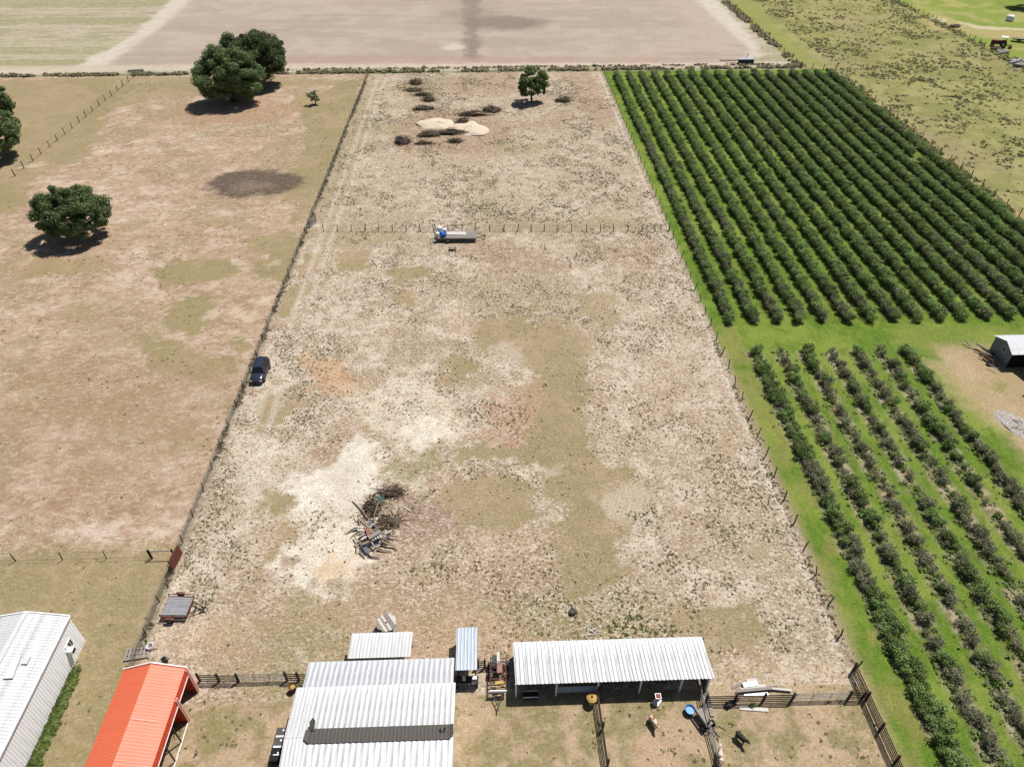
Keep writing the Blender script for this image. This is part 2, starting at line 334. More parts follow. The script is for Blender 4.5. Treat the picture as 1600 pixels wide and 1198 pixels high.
# rough pasture north-east
rp = mx(C(156,153,98)+0*XX[..., None], C(178,172,116), sst(n_mid, .4, .62)); rp = mx(rp, C(186,164,136), sst(n_big*.5+n_sm*.5, .52, .64)*.7); rp = mx(rp, C(132,132,78), sst(n_sm, .52, .7)*.5)
m = region(96, 150.5, 79, 310) | region(87.5, 150.5, 205.5, 310); base[m] = rp[m]; fleck[m] = .35; zone[m] = 8
tr = np.exp(-((XX-96.9-WXn)/.8)**2)*((YY > 100) & (YY < 200)); base = mx(base, C(206,176,132), tr*.8)
paint([(1130,0),(1215,90),(1300,110),(1230,60),(1180,0)], (160,164,92), 1.5, 3, .8, .1)
lw = mx(C(150,166,78)+0*XX[..., None], C(184,180,112), sst(n_mid, .45, .65)); lw = mx(lw, C(128,152,58), sst(n_big, .5, .65)*.6)
m = region(150.5, 400, 113, 310); base[m] = lw[m]; fleck[m] = .1; zone[m] = 9
paint([(1440,22),(1480,28),(1540,42),(1600,47),(1640,50),(1640,62),(1560,60),(1500,54),(1450,44)], (198,180,128), 1.5, 3, .8)
paint([(1455,28),(1478,30),(1478,36),(1455,33)], (232,218,190), .5, 2, .8); paint([(1488,33),(1540,42),(1620,46),(1620,49),(1530,46)], (232,218,186), .5, 1.5, .8)
# ploughed field, its sandy rim, road and north-west field
m = region(-400, 87.5, 205.5, 310); nwf = mx(C(170,168,128)+0*XX[..., None], C(204,192,168), sst(n_st, .45, .62)); nwf = mx(nwf, C(160,164,108), sst(fbm(XX*.02, YY, .11, 14, 2)*.6+n_mid*.4, .42, .62)*.7)
nwf = mx(nwf, C(226,214,192), sst(fbm(XX*.03, YY, .25, 17, 3)*.75+n_sm*.25, .54, .66)*.55)
base[m] = nwf[m]; fleck[m] = .55; zone[m] = 7
pf = mx(C(200,184,166)+0*XX[..., None], C(210,194,176), sst(n_mid, .4, .6)); pf = mx(pf, C(184,168,152), sst(fbm(XX+YY*.3, YY*4, .03, 15, 3), .5, .65)*.6)
plough = [(165,103),(255,40),(320,-20),(330,-40),(1050,-40),(1085,0),(1150,60),(1172,80),(1160,92),(1120,98),(150,106)]
paint([(120,104),(200,60),(280,-10),(300,-60),(1090,-60),(1120,0),(1180,66),(1188,88),(1170,98),(1120,101),(100,108)], (226,214,198), 1.2, 2.5, 1, .05)
paint(plough, pf, 2.2, 2, 1, .03); paint([(930,-30),(1060,-30),(1090,0),(1130,50),(1150,80),(1000,84),(1090,60),(1060,10)], (210,192,178), 2, 2, .7)
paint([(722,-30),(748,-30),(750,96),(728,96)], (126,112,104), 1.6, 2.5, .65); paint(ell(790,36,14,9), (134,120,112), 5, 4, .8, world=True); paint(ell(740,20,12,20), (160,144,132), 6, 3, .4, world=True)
paint(ell(710,74,3.6,3.2), (236,224,206), .8, 2, .8, world=True)
paint([(-400,110),(0,104),(240,101),(1180,97),(1240,100),(1240,104.5),(240,108.5),(0,120),(-400,126)], (220,204,182), .8, 1.5, .9, .15)
paint([(400,88),(1150,90),(1150,98),(400,100)], (196,164,148), .6, 1.5, .5)
tr = np.exp(-((YY-206.5)/.8)**2)*((XX > -140) & (XX < 86)); base = mx(base, C(140,130,96), np.clip(tr*(n_mid*1.4), 0, 1))
zone[region(-400, 87.5, 205.5, 212)] = 6
slp, mk = polymask(plough, .1, 0); zz = zone[slp]; zz[(mk > .5) & (YY[slp] > 211)] = 5; zone[slp] = zz
zone[(YY > 309) | (YY < 15.9) | (XX < -216) | (XX > 226)] = 0
# slightly darker tan oval under the young tree
paint(ell(830,162,5,4), (186,158,130), 1, 2, .5, .2, world=True)

base = np.clip(base*(.93+.14*fbm(XX, YY, 2.2, 40, 2))[..., None], 0.01, .95)
ny, nx = XX.shape
idx = np.arange(nx*ny).reshape(ny, nx)
quads = np.stack([idx[:-1, :-1], idx[:-1, 1:], idx[1:, 1:], idx[1:, :-1]], -1).reshape(-1, 4)
zq = zone[:-1, :-1].reshape(-1)
relief = (fbm(XX, YY, .5, 50, 4)-.5)*.10*(np.abs(XX) < 220)
verts = np.stack([XX, YY, relief], -1).reshape(-1, 3); colf = base.reshape(-1, 3); flf = np.clip(fleck, 0, 1).reshape(-1)
def ground_mat(name, kind):
    m, t, b = nt(name)
    tc = N(t, 'ShaderNodeNewGeometry'); pos = tc.outputs['Position']
    at = N(t, 'ShaderNodeAttribute', attribute_name='col'); fa = N(t, 'ShaderNodeAttribute', attribute_name='fleck')
    def noise(sc, det=4., ro=.6, st=None):
        n = N(t, 'ShaderNodeTexNoise', Scale=sc, Detail=det, Roughness=ro)
        if st:
            mp = N(t, 'ShaderNodeMapping'); mp.inputs['Scale'].default_value = st[0]; mp.inputs['Rotation'].default_value = (0, 0, st[1])
            t.links.new(pos, mp.inputs[0]); t.links.new(mp.outputs[0], n.inputs['Vector'])
        else: t.links.new(pos, n.inputs['Vector'])
        return n.outputs[0]
    col = at.outputs['Color']
    g = noise(4.6, 5., .72); fine = noise(19., 3., .6)
    def fm(src, k):
        a_ = N(t, 'ShaderNodeMath', operation='MULTIPLY'); t.links.new(src, a_.inputs[0]); t.links.new(fa.outputs['Fac'], a_.inputs[1])
        b_ = N(t, 'ShaderNodeMath', operation='MULTIPLY'); b_.use_clamp = True; t.links.new(a_.outputs[0], b_.inputs[0]); b_.inputs[1].default_value = k; return b_.outputs[0]
    if kind == 'pasture':
        p1 = noise(1.0, 7., .72, ((1, 1.5, 1), .45)); p2 = noise(.8, 7., .74, ((1, 1.6, 1), -.3)); p3 = noise(2.6, 5., .7)
        col = mixc(t, fm(ramp(t, p1, .52, .57), .55), col, C(232,212,192))
        col = mixc(t, fm(ramp(t, p2, .53, .58), .6), col, C(166,134,106))
        col = mixc(t, ramp(t, p3, .56, .62, 0, .35), col, C(142,120,90)); col = mixc(t, ramp(t, p3, .42, .36, 0, .3), col, C(228,208,184))
        lo, hi = .74, 1.24
    elif kind == 'dirt':
        p1 = noise(.55, 6., .7, ((1, 1.3, 1), .8)); p2 = noise(.7, 6., .72)
        col = mixc(t, fm(ramp(t, p1, .51, .545), .75), col, C(184,156,128))
        col = mixc(t, fm(ramp(t, p2, .54, .575), .55), col, C(240,224,204))
        n1 = noise(2.9, 4., .62); n2 = noise(2.4, 5., .68, ((1, 1.5, 1), .5))
        dk = ramp(t, n1, .545, .60); mm = N(t, 'ShaderNodeMath', operation='MULTIPLY'); t.links.new(dk, mm.inputs[0]); t.links.new(fa.outputs['Fac'], mm.inputs[1])
        mk_ = N(t, 'ShaderNodeMath', operation='MULTIPLY'); t.links.new(mm.outputs[0], mk_.inputs[0]); mk_.inputs[1].default_value = .95
        col = mixc(t, mk_.outputs[0], col, C(122,104,78))
        lt = ramp(t, n2, .53, .59); m2 = N(t, 'ShaderNodeMath', operation='MULTIPLY'); t.links.new(lt, m2.inputs[0]); t.links.new(fa.outputs['Fac'], m2.inputs[1])
        col = mixc(t, m2.outputs[0], col, C(244,230,212))
        lo, hi = .6, 1.34
    elif kind == 'grass':
        n1 = noise(1.6, 6., .7, ((1, .45, 1), .12)); col = mixc(t, ramp(t, n1, .45, .7, 0, .45), col, C(170,178,90)); lo, hi = .66, 1.3
        n3 = noise(3.5, 5., .7); col = mixc(t, ramp(t, n3, .55, .7, 0, .5), col, C(72,92,34))
    elif kind == 'plough':
        wv = N(t, 'ShaderNodeTexWave', Scale=.32, Distortion=1.2, Detail=2.); mp = N(t, 'ShaderNodeMapping'); mp.inputs['Rotation'].default_value = (0, 0, R(62))
        t.links.new(pos, mp.inputs[0]); t.links.new(mp.outputs[0], wv.inputs[0]); col = mixc(t, ramp(t, wv.outputs['Fac'], .2, .9, 0, .4), col, C(164,142,130)); lo, hi = .86, 1.12
        n1 = noise(.8, 5., .7, ((1, 5, 1), R(-28))); col = mixc(t, ramp(t, n1, .5, .65, 0, .3), col, C(216,198,182))
    else: lo, hi = .78, 1.2
    s = ramp(t, g, .3, .7, lo, hi); s2 = ramp(t, fine, .3, .7, .88, 1.12)
    mul = N(t, 'ShaderNodeMath', operation='MULTIPLY'); t.links.new(s, mul.inputs[0]); t.links.new(s2, mul.inputs[1])
    cc = N(t, 'ShaderNodeCombineColor'); [t.links.new(mul.outputs[0], cc.inputs[i]) for i in range(3)]
    col = mixc(t, 1., col, cc.outputs[0], 'MULTIPLY')
    t.links.new(col, b.inputs['Base Color']); b.inputs['Roughness'].default_value = .95; b.inputs['Specular IOR Level'].default_value = .1
    bn = N(t, 'ShaderNodeBump', Distance=.12 if kind != 'plough' else .05); bn.inputs['Strength'].default_value = .7
    t.links.new(g, bn.inputs['Height']); t.links.new(bn.outputs[0], b.inputs['Normal'])
    return m
GM = {k: ground_mat('soil_'+k, k) for k in ('dirt', 'grass', 'plough', 'plain', 'pasture')}
zk = {0:'plain',1:'pasture',2:'dirt',3:'pasture',4:'grass',5:'plough',6:'plain',7:'dirt',8:'grass',9:'grass',10:'dirt'}
def np_mesh(name, v, f, m, attrs=None, smooth=False):
    me = bpy.data.meshes.new(name); k = f.shape[1]
    me.vertices.add(len(v)); me.vertices.foreach_set('co', np.ascontiguousarray(v, dtype=np.float32).ravel())
    me.loops.add(f.size); me.loops.foreach_set('vertex_index', f.ravel().astype(np.int32))
    me.polygons.add(len(f)); me.polygons.foreach_set('loop_start', np.arange(0, f.size, k, dtype=np.int32))
    for mm in (m if isinstance(m, list) else [m]): me.materials.append(mm)
    me.update(calc_edges=True)
    if smooth: me.polygons.foreach_set('use_smooth', np.ones(len(f), bool))
    for n_, (ty, arr) in (attrs or {}).items():
        a = me.attributes.new(n_, ty, 'POINT'); a.data.foreach_set('color' if ty == 'FLOAT_COLOR' else 'value', np.ascontiguousarray(arr).ravel())
    return me
GROUND_LABEL = {0:'flat open farmland stretching away beyond all the fences',1:'tan patchy pasture with bare soil left of the fenced dirt lot',2:'long fenced lot of pale sandy dirt and thin dry grass',3:'trampled tan ground of the pens in front of the open shed',
 4:'bright green mown grass between the orchard rows',5:'smooth pinkish bare ploughed field at the top',6:'pale sandy farm track behind the back fence',7:'striped green and grey grass field beyond the track',8:'rough olive pasture dotted with tussocks beyond the orchard',
 9:'bright green lawn in the far right corner',10:'worn yellowish yard beside the small outbuilding'}
for z, nm in enumerate(ZN):
    q = quads[zq == z]; u, inv = np.unique(q, return_inverse=True)
    ca = np.concatenate([colf[u], np.ones((len(u), 1))], 1)
    me = np_mesh(nm, verts[u], inv.reshape(-1, 4), GM[zk[z]], {'col': ('FLOAT_COLOR', ca), 'fleck': ('FLOAT', flf[u])}, True)
    tag(link(nm, me), GROUND_LABEL[z], kind='structure')

# ------------------------------------------------------------------ foliage
def leaf_mat(name, c1, c2, c3, scale=1.2):
    m, t, b = nt(name); tc = N(t, 'ShaderNodeTexCoord')
    n = N(t, 'ShaderNodeTexNoise', Scale=scale, Detail=3.); t.links.new(tc.outputs['Object'], n.inputs['Vector'])
    n2 = N(t, 'ShaderNodeTexNoise', Scale=scale*6, Detail=2.); t.links.new(tc.outputs['Object'], n2.inputs['Vector'])
    oi = N(t, 'ShaderNodeObjectInfo')
    col = mixc(t, ramp(t, n.outputs[0], .38, .62), C(*c1), C(*c2)); col = mixc(t, ramp(t, n2.outputs[0], .5, .68, 0, .8), col, C(*c3))
    hs = N(t, 'ShaderNodeHueSaturation'); t.links.new(col, hs.inputs['Color']); t.links.new(ramp(t, oi.outputs['Random'], 0, 1, .72, 1.32), hs.inputs['Value']); t.links.new(ramp(t, oi.outputs['Random'], 0, 1, .49, .51), hs.inputs['Hue'])
    t.links.new(hs.outputs[0], b.inputs['Base Color']); b.inputs['Roughness'].default_value = .6; b.inputs['Specular IOR Level'].default_value = .25
    tl = N(t, 'ShaderNodeBsdfTranslucent'); t.links.new(hs.outputs[0], tl.inputs[0]); ms = N(t, 'ShaderNodeMixShader'); ms.inputs[0].default_value = .28
    t.links.new(b.outputs[0], ms.inputs[1]); t.links.new(tl.outputs[0], ms.inputs[2]); t.links.new(ms.outputs[0], t.nodes['Material Output'].inputs[0])
    return m
M_OAK = leaf_mat('oak_leaves', (134,154,98), (104,128,78), (168,182,122), .9)
M_YOUNG = leaf_mat('young_leaves', (150,176,96), (122,152,78), (182,202,118), .6)
M_BUSH = leaf_mat('bush_leaves', (156,184,104), (130,160,88), (196,212,144), 1.5)
M_BUSHG = leaf_mat('greyish_leaves', (170,178,130), (144,156,108), (206,206,168), 1.5)
M_WEED = leaf_mat('weed_leaves', (160,148,112), (132,126,88), (188,174,136), .25)
M_WEEDG = leaf_mat('green_weed_leaves', (134,152,74), (108,132,60), (160,174,98), .3)
M_TUSS = leaf_mat('tussock_leaves', (160,160,96), (132,136,76), (190,184,120), .15)
M_BARK = mat('bark', (112,98,84), (78,68,58), 4, .9, bump=.03)
M_TWIG = mat('grey_twigs', (184,170,152), (150,138,122), 5, .9)
def leaves(cs, rs, per, size, seed, flat=.5, shell=.72, zmin=None):
    """leaf quads scattered through the outer volume of blobs; returns verts, faces"""
    r = np.random.RandomState(seed); V = []
    for c, rad, n in zip(cs, rs, per):
        rad = np.array(rad if hasattr(rad, '__len__') else (rad,)*3)
        d = r.normal(size=(n, 3)); d /= np.linalg.norm(d, axis=1)[:, None]
        rr = shell+(1.05-shell)*r.rand(n)**.7
        p = np.array(c)+d*rad*rr[:, None]
        nn = d*.9+r.normal(size=(n, 3))*flat; nn[:, 2] += .25; nn /= np.linalg.norm(nn, axis=1)[:, None]
        a = np.cross(nn, r.normal(size=(n, 3))); a /= np.linalg.norm(a, axis=1)[:, None]; b_ = np.cross(nn, a)
        s = size*(.6+.8*r.rand(n))[:, None]
        q = np.stack([p-a*s*.5, p-b_*s*.3+nn*s*.05, p+a*s*.5, p+b_*s*.3+nn*s*.05], 1)
        V.append(q)
    V = np.concatenate(V).reshape(-1, 3)
    if zmin is not None: V[:, 2] = np.maximum(V[:, 2], zmin)
    return V, np.arange(len(V)).reshape(-1, 4)
def crown_blobs(rx, ry, rz, cz, n, br, seed, flatbot=.72):
    r = np.random.RandomState(seed); cs = []; rs = []
    i = 0
    while len(cs) < n:
        d = r.normal(size=3); d /= np.linalg.norm(d)
        if d[2] < -flatbot: continue
        lob = 1+.09*math.sin(3*math.atan2(d[1], d[0])+seed)+.07*math.sin(5*math.atan2(d[1], d[0])+2*seed+3*d[2])
        k = (.64+.24*r.rand()**.7)*lob if len(cs) > n*.2 else .4*r.rand()
        cs.append((d[0]*rx*k, d[1]*ry*k, cz+d[2]*rz*k)); b = br*(.45+1.0*r.rand()); rs.append((b, b, b*.75))
    return cs, rs
def tree(name, label, loc, rx, ry, rz, cz, nb, br, per, size, seed, m=M_OAK, trunk=.4, group=None, cat='tree'):
    root = thing(name, label, cat, loc, 0, group)
    cs, rs = crown_blobs(rx, ry, rz, cz, nb, br, seed)
    v, f = leaves(cs, rs, [per]*nb, size, seed, .8, .3)
    link('crown', np_mesh('crown', v, f, m), root)
    mb = MB(); rn = random.Random(seed); hb = cz-rz*.45
    mb.path([(0,0,-.1), (rn.uniform(-.1,.1), rn.uniform(-.1,.1), hb*.5), (.1, 0, hb)], [trunk*1.25, trunk, trunk*.85], 9); mb.build('trunk', M_BARK, root, True)
    mb = MB()
    for c in random.Random(seed).sample(cs, min(len(cs), 9)):
        c = Vector(c); a = Vector((.05, 0, hb*.85)); mid = a.lerp(c, .5)+Vector((0, 0, -.1*rz)); mb.path([a, mid, c], [trunk*.5, trunk*.3, trunk*.1], 6)
    mb.build('limb', M_BARK, root, True)
    return root
p = G(358, 170); tree('oak_tree', 'large dark green oak nearest the camera of the merged pair by the back fence', (p.x, p.y+5, 0), 8.4, 7.2, 6.6, 6.6, 190, 1.35, 620, .36, 3, trunk=.6)
p = G(412, 128); tree('oak_tree', 'oak behind and right of its larger twin, its crown over the back fence', (p.x-.5, p.y-3, 0), 9.0, 7.0, 6.6, 6.8, 180, 1.4, 600, .36, 5, trunk=.55)
p = G(110, 380); tree('oak_tree', 'lone rounded oak standing in the tan pasture at left', (p.x+.9, p.y+2.5, 0), 6.9, 5.8, 4.5, 4.6, 170, .95, 560, .26, 11, trunk=.4)
p = G(831, 161); tree('young_tree', 'young bushy tree alone in the far end of the dirt lot', (p.x, p.y+1, 0), 3.8, 3.5, 4.3, 4.5, 85, .72, 320, .3, 14, M_YOUNG, trunk=.22)
p = G(-22, 250); tree('oak_tree', 'oak cut by the left edge of the photo, lower crown of two', (p.x+1.8, p.y+1, 0), 7.4, 6, 5.4, 5.6, 130, 1.15, 400, .4, 17, trunk=.5)
p = G(-25, 205); tree('oak_tree', 'smaller oak cut by the left edge, behind the lower crown', (p.x+.6, p.y+2, 0), 6.7, 5.5, 6, 6.4, 120, 1.15, 400, .4, 19, trunk=.45)
p = G(493, 164); tree('shrub', 'small grey-green round shrub alone in the pasture near the big oaks', (p.x, p.y, 0), 1.4, 1.2, 1.8, 1.9, 16, .5, 260, .26, 23, M_BUSHG, trunk=.12, cat='shrub')
p = G(1592, 12); tree('oak_tree', 'distant tree on the green lawn in the top right corner', (p.x+5, p.y, 0), 8, 7, 5, 8.5, 80, 1.7, 360, .55, 29, trunk=.6)
# far hedge beyond the lawn
cs = []; rs = []
for i in range(60): cs.append((146+i*1.4, 290.5+random.uniform(-.8, .8), 1.4+random.uniform(-.4, .5))); rs.append((1.5, 1.3, 1.7))
v, f = leaves(cs, rs, [130]*60, .5, 31); tag(link('hedge', np_mesh('hedge', v, f, M_OAK)), 'dark green hedge line along the far side of the lawn', 'hedge')

# orchard bushes -----------------------------------------------------------
def bush_mesh(seed, w_=.95, h_=1.45, n=420, lm=M_BUSH, twigs=10, leafy=1., size=.17):
    r = random.Random(seed); cs = []; rs = []
    for i in range(9):
        a = r.uniform(0, 6.28); k = r.uniform(.15, .62)*w_
        cs.append((k*math.cos(a), k*math.sin(a), h_*r.uniform(.38, .8))); q = w_*r.uniform(.3, .5); rs.append((q, q, q*.85))
    v, f = leaves(cs, rs, [int(n*leafy/9)]*9, size, seed, .7, .35, .02)
    mb = MB()
    for i in range(twigs):
        a = r.uniform(0, 6.28); k = r.uniform(.3, .95)*w_; top = Vector((k*math.cos(a), k*math.sin(a), h_*r.uniform(.5, 1)))
        mb.path([(.1*math.cos(a), .1*math.sin(a), -.03), top*.55+Vector((r.uniform(-.1,.1), r.uniform(-.1,.1), 0)), top], [.022, .016, .008], 3)
        if leafy < .8:
            for _ in range(5):
                s0 = top*r.uniform(.5, .9); e = s0+Vector((r.uniform(-.35,.35), r.uniform(-.35,.35), r.uniform(0,.35))); mb.path([s0, s0.lerp(e, .5), e], [.013, .01, .006], 3)
    n0 = len(v); tv = np.array(mb.v); me = bpy.data.meshes.new('bush')
    me.from_pydata(v.tolist()+mb.v, [], [tuple(x) for x in f.tolist()]+[tuple(i+n0 for i in q) for q in mb.f])
    me.materials.append(lm); me.materials.append(M_TWIG)
    me.polygons.foreach_set('material_index', [0]*len(f)+[1]*len(mb.f)); me.update(); return me
LEAFY = [bush_mesh(100+i, 1.0, 1.45, 720) for i in range(4)]
GREY = [bush_mesh(110+i, .95, 1.35, 560, M_BUSHG, 22, .75) for i in range(3)]
THIN = [bush_mesh(120+i, .8, 1.15, 300, M_BUSHG, 26, .3, .16) for i in range(3)]
LOW = [bush_mesh(130+i, .6, .6, 240, M_WEEDG, 3, 1., .18) for i in range(2)]
spots = []
for i, x in enumerate(ROW2):
    y = 17.5
    while y < 77.3:
        q = float(fbm(x*3, y, .13, 60+i, 3)); dens = (.98 if i == 0 else .98 if i == 6 and y > 50 else .9)
        for side in ((-.42, .42) if i == 0 else (random.uniform(-.4, .4),)):
            xx = x+side+random.uniform(-.12, .12); yy = y+random.uniform(-.25, .25)+(.5 if side > 0 else 0)
            if random.random() < dens and inview(xx, yy, 60):
                if i == 0: k = 'L' if q > .42 else 'G'
                elif i == 6: k = 'L' if q > .4 else 'G'
                else: k = random.choice('LLG') if q > .58 else random.choice('LGGT') if q > .5 else random.choice('GTTWT')
                s = random.uniform(.55, 1.12)*(.92 if i == 0 else 1.)
                spots.append((xx, yy, k, s, i, (' fence side' if side < 0 else ' inner side') if i == 0 else ''))
        y += .8 if i else .95
spots.sort(key=lambda s: s[0]**2+s[1]**2)
ordn = ['first', 'second', 'third', 'fourth', 'fifth', 'sixth', 'seventh']
kdesc = {'L': 'full dark green bush', 'G': 'greyish green bush', 'T': 'thin bare grey-twigged bush', 'W': 'low bright green plant'}
where = ['beside the dirt lot fence', 'one row in from the lot fence', 'two rows in from the lot fence', 'three rows in from the lot fence', 'in the middle of the block', 'next to last before the yard', 'along the worn yard']
pools = {'L': LEAFY, 'G': GREY, 'T': THIN, 'W': LOW}
protos = {}
for n, (x, y, k, s, i, side) in enumerate(spots[:300]):
    me = random.choice(pools[k]); nm = {'L': 'orchard_bush', 'G': 'orchard_bush', 'T': 'bare_bush', 'W': 'low_plant'}[k]
    o = link(nm, me, None, (x, y, 0), random.uniform(0, 6.28)); o.scale = (s, s, s*random.uniform(.85, 1.1)); protos.setdefault(me.name, o)
    sz_ = 'small' if s < .7 else 'mid-sized' if s < .9 else 'large'
    seg = 'level with the bottom pens' if y < 26 else 'level with the long shed' if y < 32 else 'level with the pens' if y < 32 else 'level with the plank-decked trailer' if y < 42 else 'level with the burn pile' if y < 55 else 'halfway to the car' if y < 66 else 'at the green lane end'
    tag(o, f'{sz_} {kdesc[k]}, {ordn[i]} orchard row{side}, {seg}', 'bush' if k != 'W' else 'plant', f'{sz_} {kdesc[k]} of the {ordn[i]} orchard row{side} {seg}')
rest = [(x, y, k, s) for x, y, k, s, i, _ in spots[300:]]
for i, x in enumerate(ROW1):
    y = 84.3
    while y < 201.5:
        q = float(fbm(x*2, y, .06, 80, 3)); gap = float(fbm(x*5, y, .12, 90, 2))
        if inview(x, y, 60) and gap > .1:
            k = 'L' if random.random() < sst(q, .15, .5)*.6+.4 else 'G'
            if y < 93 and random.random() < .3: k = 'G'
            rest.append((x+random.uniform(-.22, .22), y+random.uniform(-.2, .2), k, random.uniform(.93, 1.26)))
        y += .78
def scatter_gn(name, pts, pools, label, cat):
    me = bpy.data.meshes.new(name); me.vertices.add(len(pts)); me.vertices.foreach_set('co', [c for p in pts for c in (p[0], p[1], 0.)])
    names = sorted({m for p in pools.values() for m in [x.name for x in p]}); ids = {n: i for i, n in enumerate(names)}
    me.attributes.new('idx', 'INT', 'POINT').data.foreach_set('value', [ids[random.choice(pools[p[2]]).name] for p in pts])
    me.attributes.new('sc', 'FLOAT', 'POINT').data.foreach_set('value', [p[3] for p in pts])
    me.attributes.new('rot', 'FLOAT', 'POINT').data.foreach_set('value', [random.uniform(0, 6.28) for p in pts])
    o = link(name, me); ng = bpy.data.node_groups.new(name, 'GeometryNodeTree')
    ng.interface.new_socket('Geometry', in_out='INPUT', socket_type='NodeSocketGeometry'); ng.interface.new_socket('Geometry', in_out='OUTPUT', socket_type='NodeSocketGeometry')
    gi = ng.nodes.new('NodeGroupInput'); go = ng.nodes.new('NodeGroupOutput'); jn = ng.nodes.new('GeometryNodeJoinGeometry')
    def attr(nm, ty):
        a = ng.nodes.new('GeometryNodeInputNamedAttribute'); a.data_type = ty; a.inputs[0].default_value = nm; return a.outputs[0]
    ai, asc, ar = attr('idx', 'INT'), attr('sc', 'FLOAT'), attr('rot', 'FLOAT')
    cx = ng.nodes.new('ShaderNodeCombineXYZ'); ng.links.new(ar, cx.inputs[2])
    for nme, i in ids.items():
        if nme not in protos: continue
        cmp = ng.nodes.new('FunctionNodeCompare'); cmp.data_type = 'INT'; cmp.operation = 'EQUAL'; ng.links.new(ai, cmp.inputs[2]); cmp.inputs[3].default_value = i
        oi = ng.nodes.new('GeometryNodeObjectInfo'); oi.transform_space = 'ORIGINAL'; oi.inputs['Object'].default_value = protos[nme]; oi.inputs['As Instance'].default_value = True
        ip = ng.nodes.new('GeometryNodeInstanceOnPoints'); ng.links.new(gi.outputs[0], ip.inputs['Points']); ng.links.new(cmp.outputs[0], ip.inputs['Selection'])
        ng.links.new(oi.outputs['Geometry'], ip.inputs['Instance']); ng.links.new(cx.outputs[0], ip.inputs['Rotation']); ng.links.new(asc, ip.inputs['Scale']); ng.links.new(ip.outputs[0], jn.inputs[0])
    ng.links.new(jn.outputs[0], go.inputs[0]); md = o.modifiers.new('scatter', 'NODES'); md.node_group = ng
    return tag(o, label, cat, kind='stuff')
scatter_gn('orchard_hedgerows', rest, pools, 'dense dark green orchard rows of bushes filling the upper right block', 'bushes')

# weeds, tussocks -----------------------------------------------------------
def tufts(name, pts, m, label, cat='weeds', blades=5):
    pts = np.array(pts); n = len(pts); r = np.random.RandomState(len(pts)); V = []
    for b in range(blades):
        a = r.rand(n)*6.283; rad = pts[:, 2]*(.1+.5*r.rand(n)); hgt = pts[:, 3]*(.35+.65*r.rand(n)); s = pts[:, 2]*(.35+.35*r.rand(n))
        c = np.stack([pts[:, 0]+rad*np.cos(a), pts[:, 1]+rad*np.sin(a), hgt*.6], 1)
        nn = np.stack([np.cos(a)*.8, np.sin(a)*.8, .6+r.rand(n)], 1); nn /= np.linalg.norm(nn, axis=1)[:, None]
        u = np.cross(nn, r.normal(size=(n, 3))); u /= np.linalg.norm(u, axis=1)[:, None]; v = np.cross(nn, u)
        q = np.stack([c-u*s[:, None]*.6, c-v*s[:, None]*.4, c+u*s[:, None]*.6, c+v*s[:, None]*.4], 1); V.append(q)
    V = np.concatenate(V).reshape(-1, 3); V[:, 2] = np.maximum(V[:, 2], .0)
    return tag(link(name, np_mesh(name, V, np.arange(len(V)).reshape(-1, 4), m)), label, cat, kind='stuff')
jf = np.searchsorted
def fl_at(x, y):
    return fleck[np.clip(jf(YS, y), 0, ny-1), np.clip(jf(XS, x), 0, nx-1)]
def cand(n, x0, x1, y0, y1, seed, densf, smin=.12, smax=.42, near=0):
    r = np.random.RandomState(seed); x = x0+(x1-x0)*r.rand(n); y = y0+(y1-y0)*r.rand(n)
    cl = fbm(x, y, .5, seed, 3)*.5+fbm(x, y, .12, seed+5, 3)*.5; k = r.rand(n) < np.clip(densf(x, y)*(.05+1.4*sst(cl, .46, .64)), 0, 1); x, y, cl = x[k], y[k], cl[k]
    s = smin+(smax-smin)*r.rand(len(x))**2.2; return np.stack([x, y, s, s*(.35+.3*r.rand(len(x)))], 1)
a = cand(90000, LX0+.3, LX1-.3, 33, 110, 201, lambda x, y: fl_at(x, y)**1.3, .07, .3); b2 = cand(80000, LX0+.3, LX1-.3, 110, 205, 203, lambda x, y: fl_at(x, y), .1, .4)
allw = np.concatenate([a, b2]); k = RS.rand(len(allw)) < .82
tufts('weed_tufts', allw[k], M_WEED, 'small brownish weed tufts dotted all over the sandy lot')
tufts('green_weed_tufts', allw[~k][::2], M_WEEDG, 'scattered greener weed tufts on the sandy lot')
pp = [cand(14000, -97, LX0-.4, 46, 200, 205, lambda x, y: .35+0*x, .12, .38), cand(3000, LX0, LX1, 22, 31, 207, lambda x, y: .25+0*x, .1, .35), cand(2500, -60, LX0, 22, 46, 209, lambda x, y: .15+0*x, .1, .3)]
tufts('pasture_weeds', np.concatenate(pp), M_WEED, 'sparse small dark weeds over the tan pasture and pens')
ts = cand(22000, 97.5, 149.5, 108, 290, 211, lambda x, y: .6+0*x, .3, .9); ts[:, 3] *= 1.2
tufts('grass_tussocks', ts, M_TUSS, 'dark olive tussocks clumped over the rough pasture beyond the orchard', 'tussocks', 8)
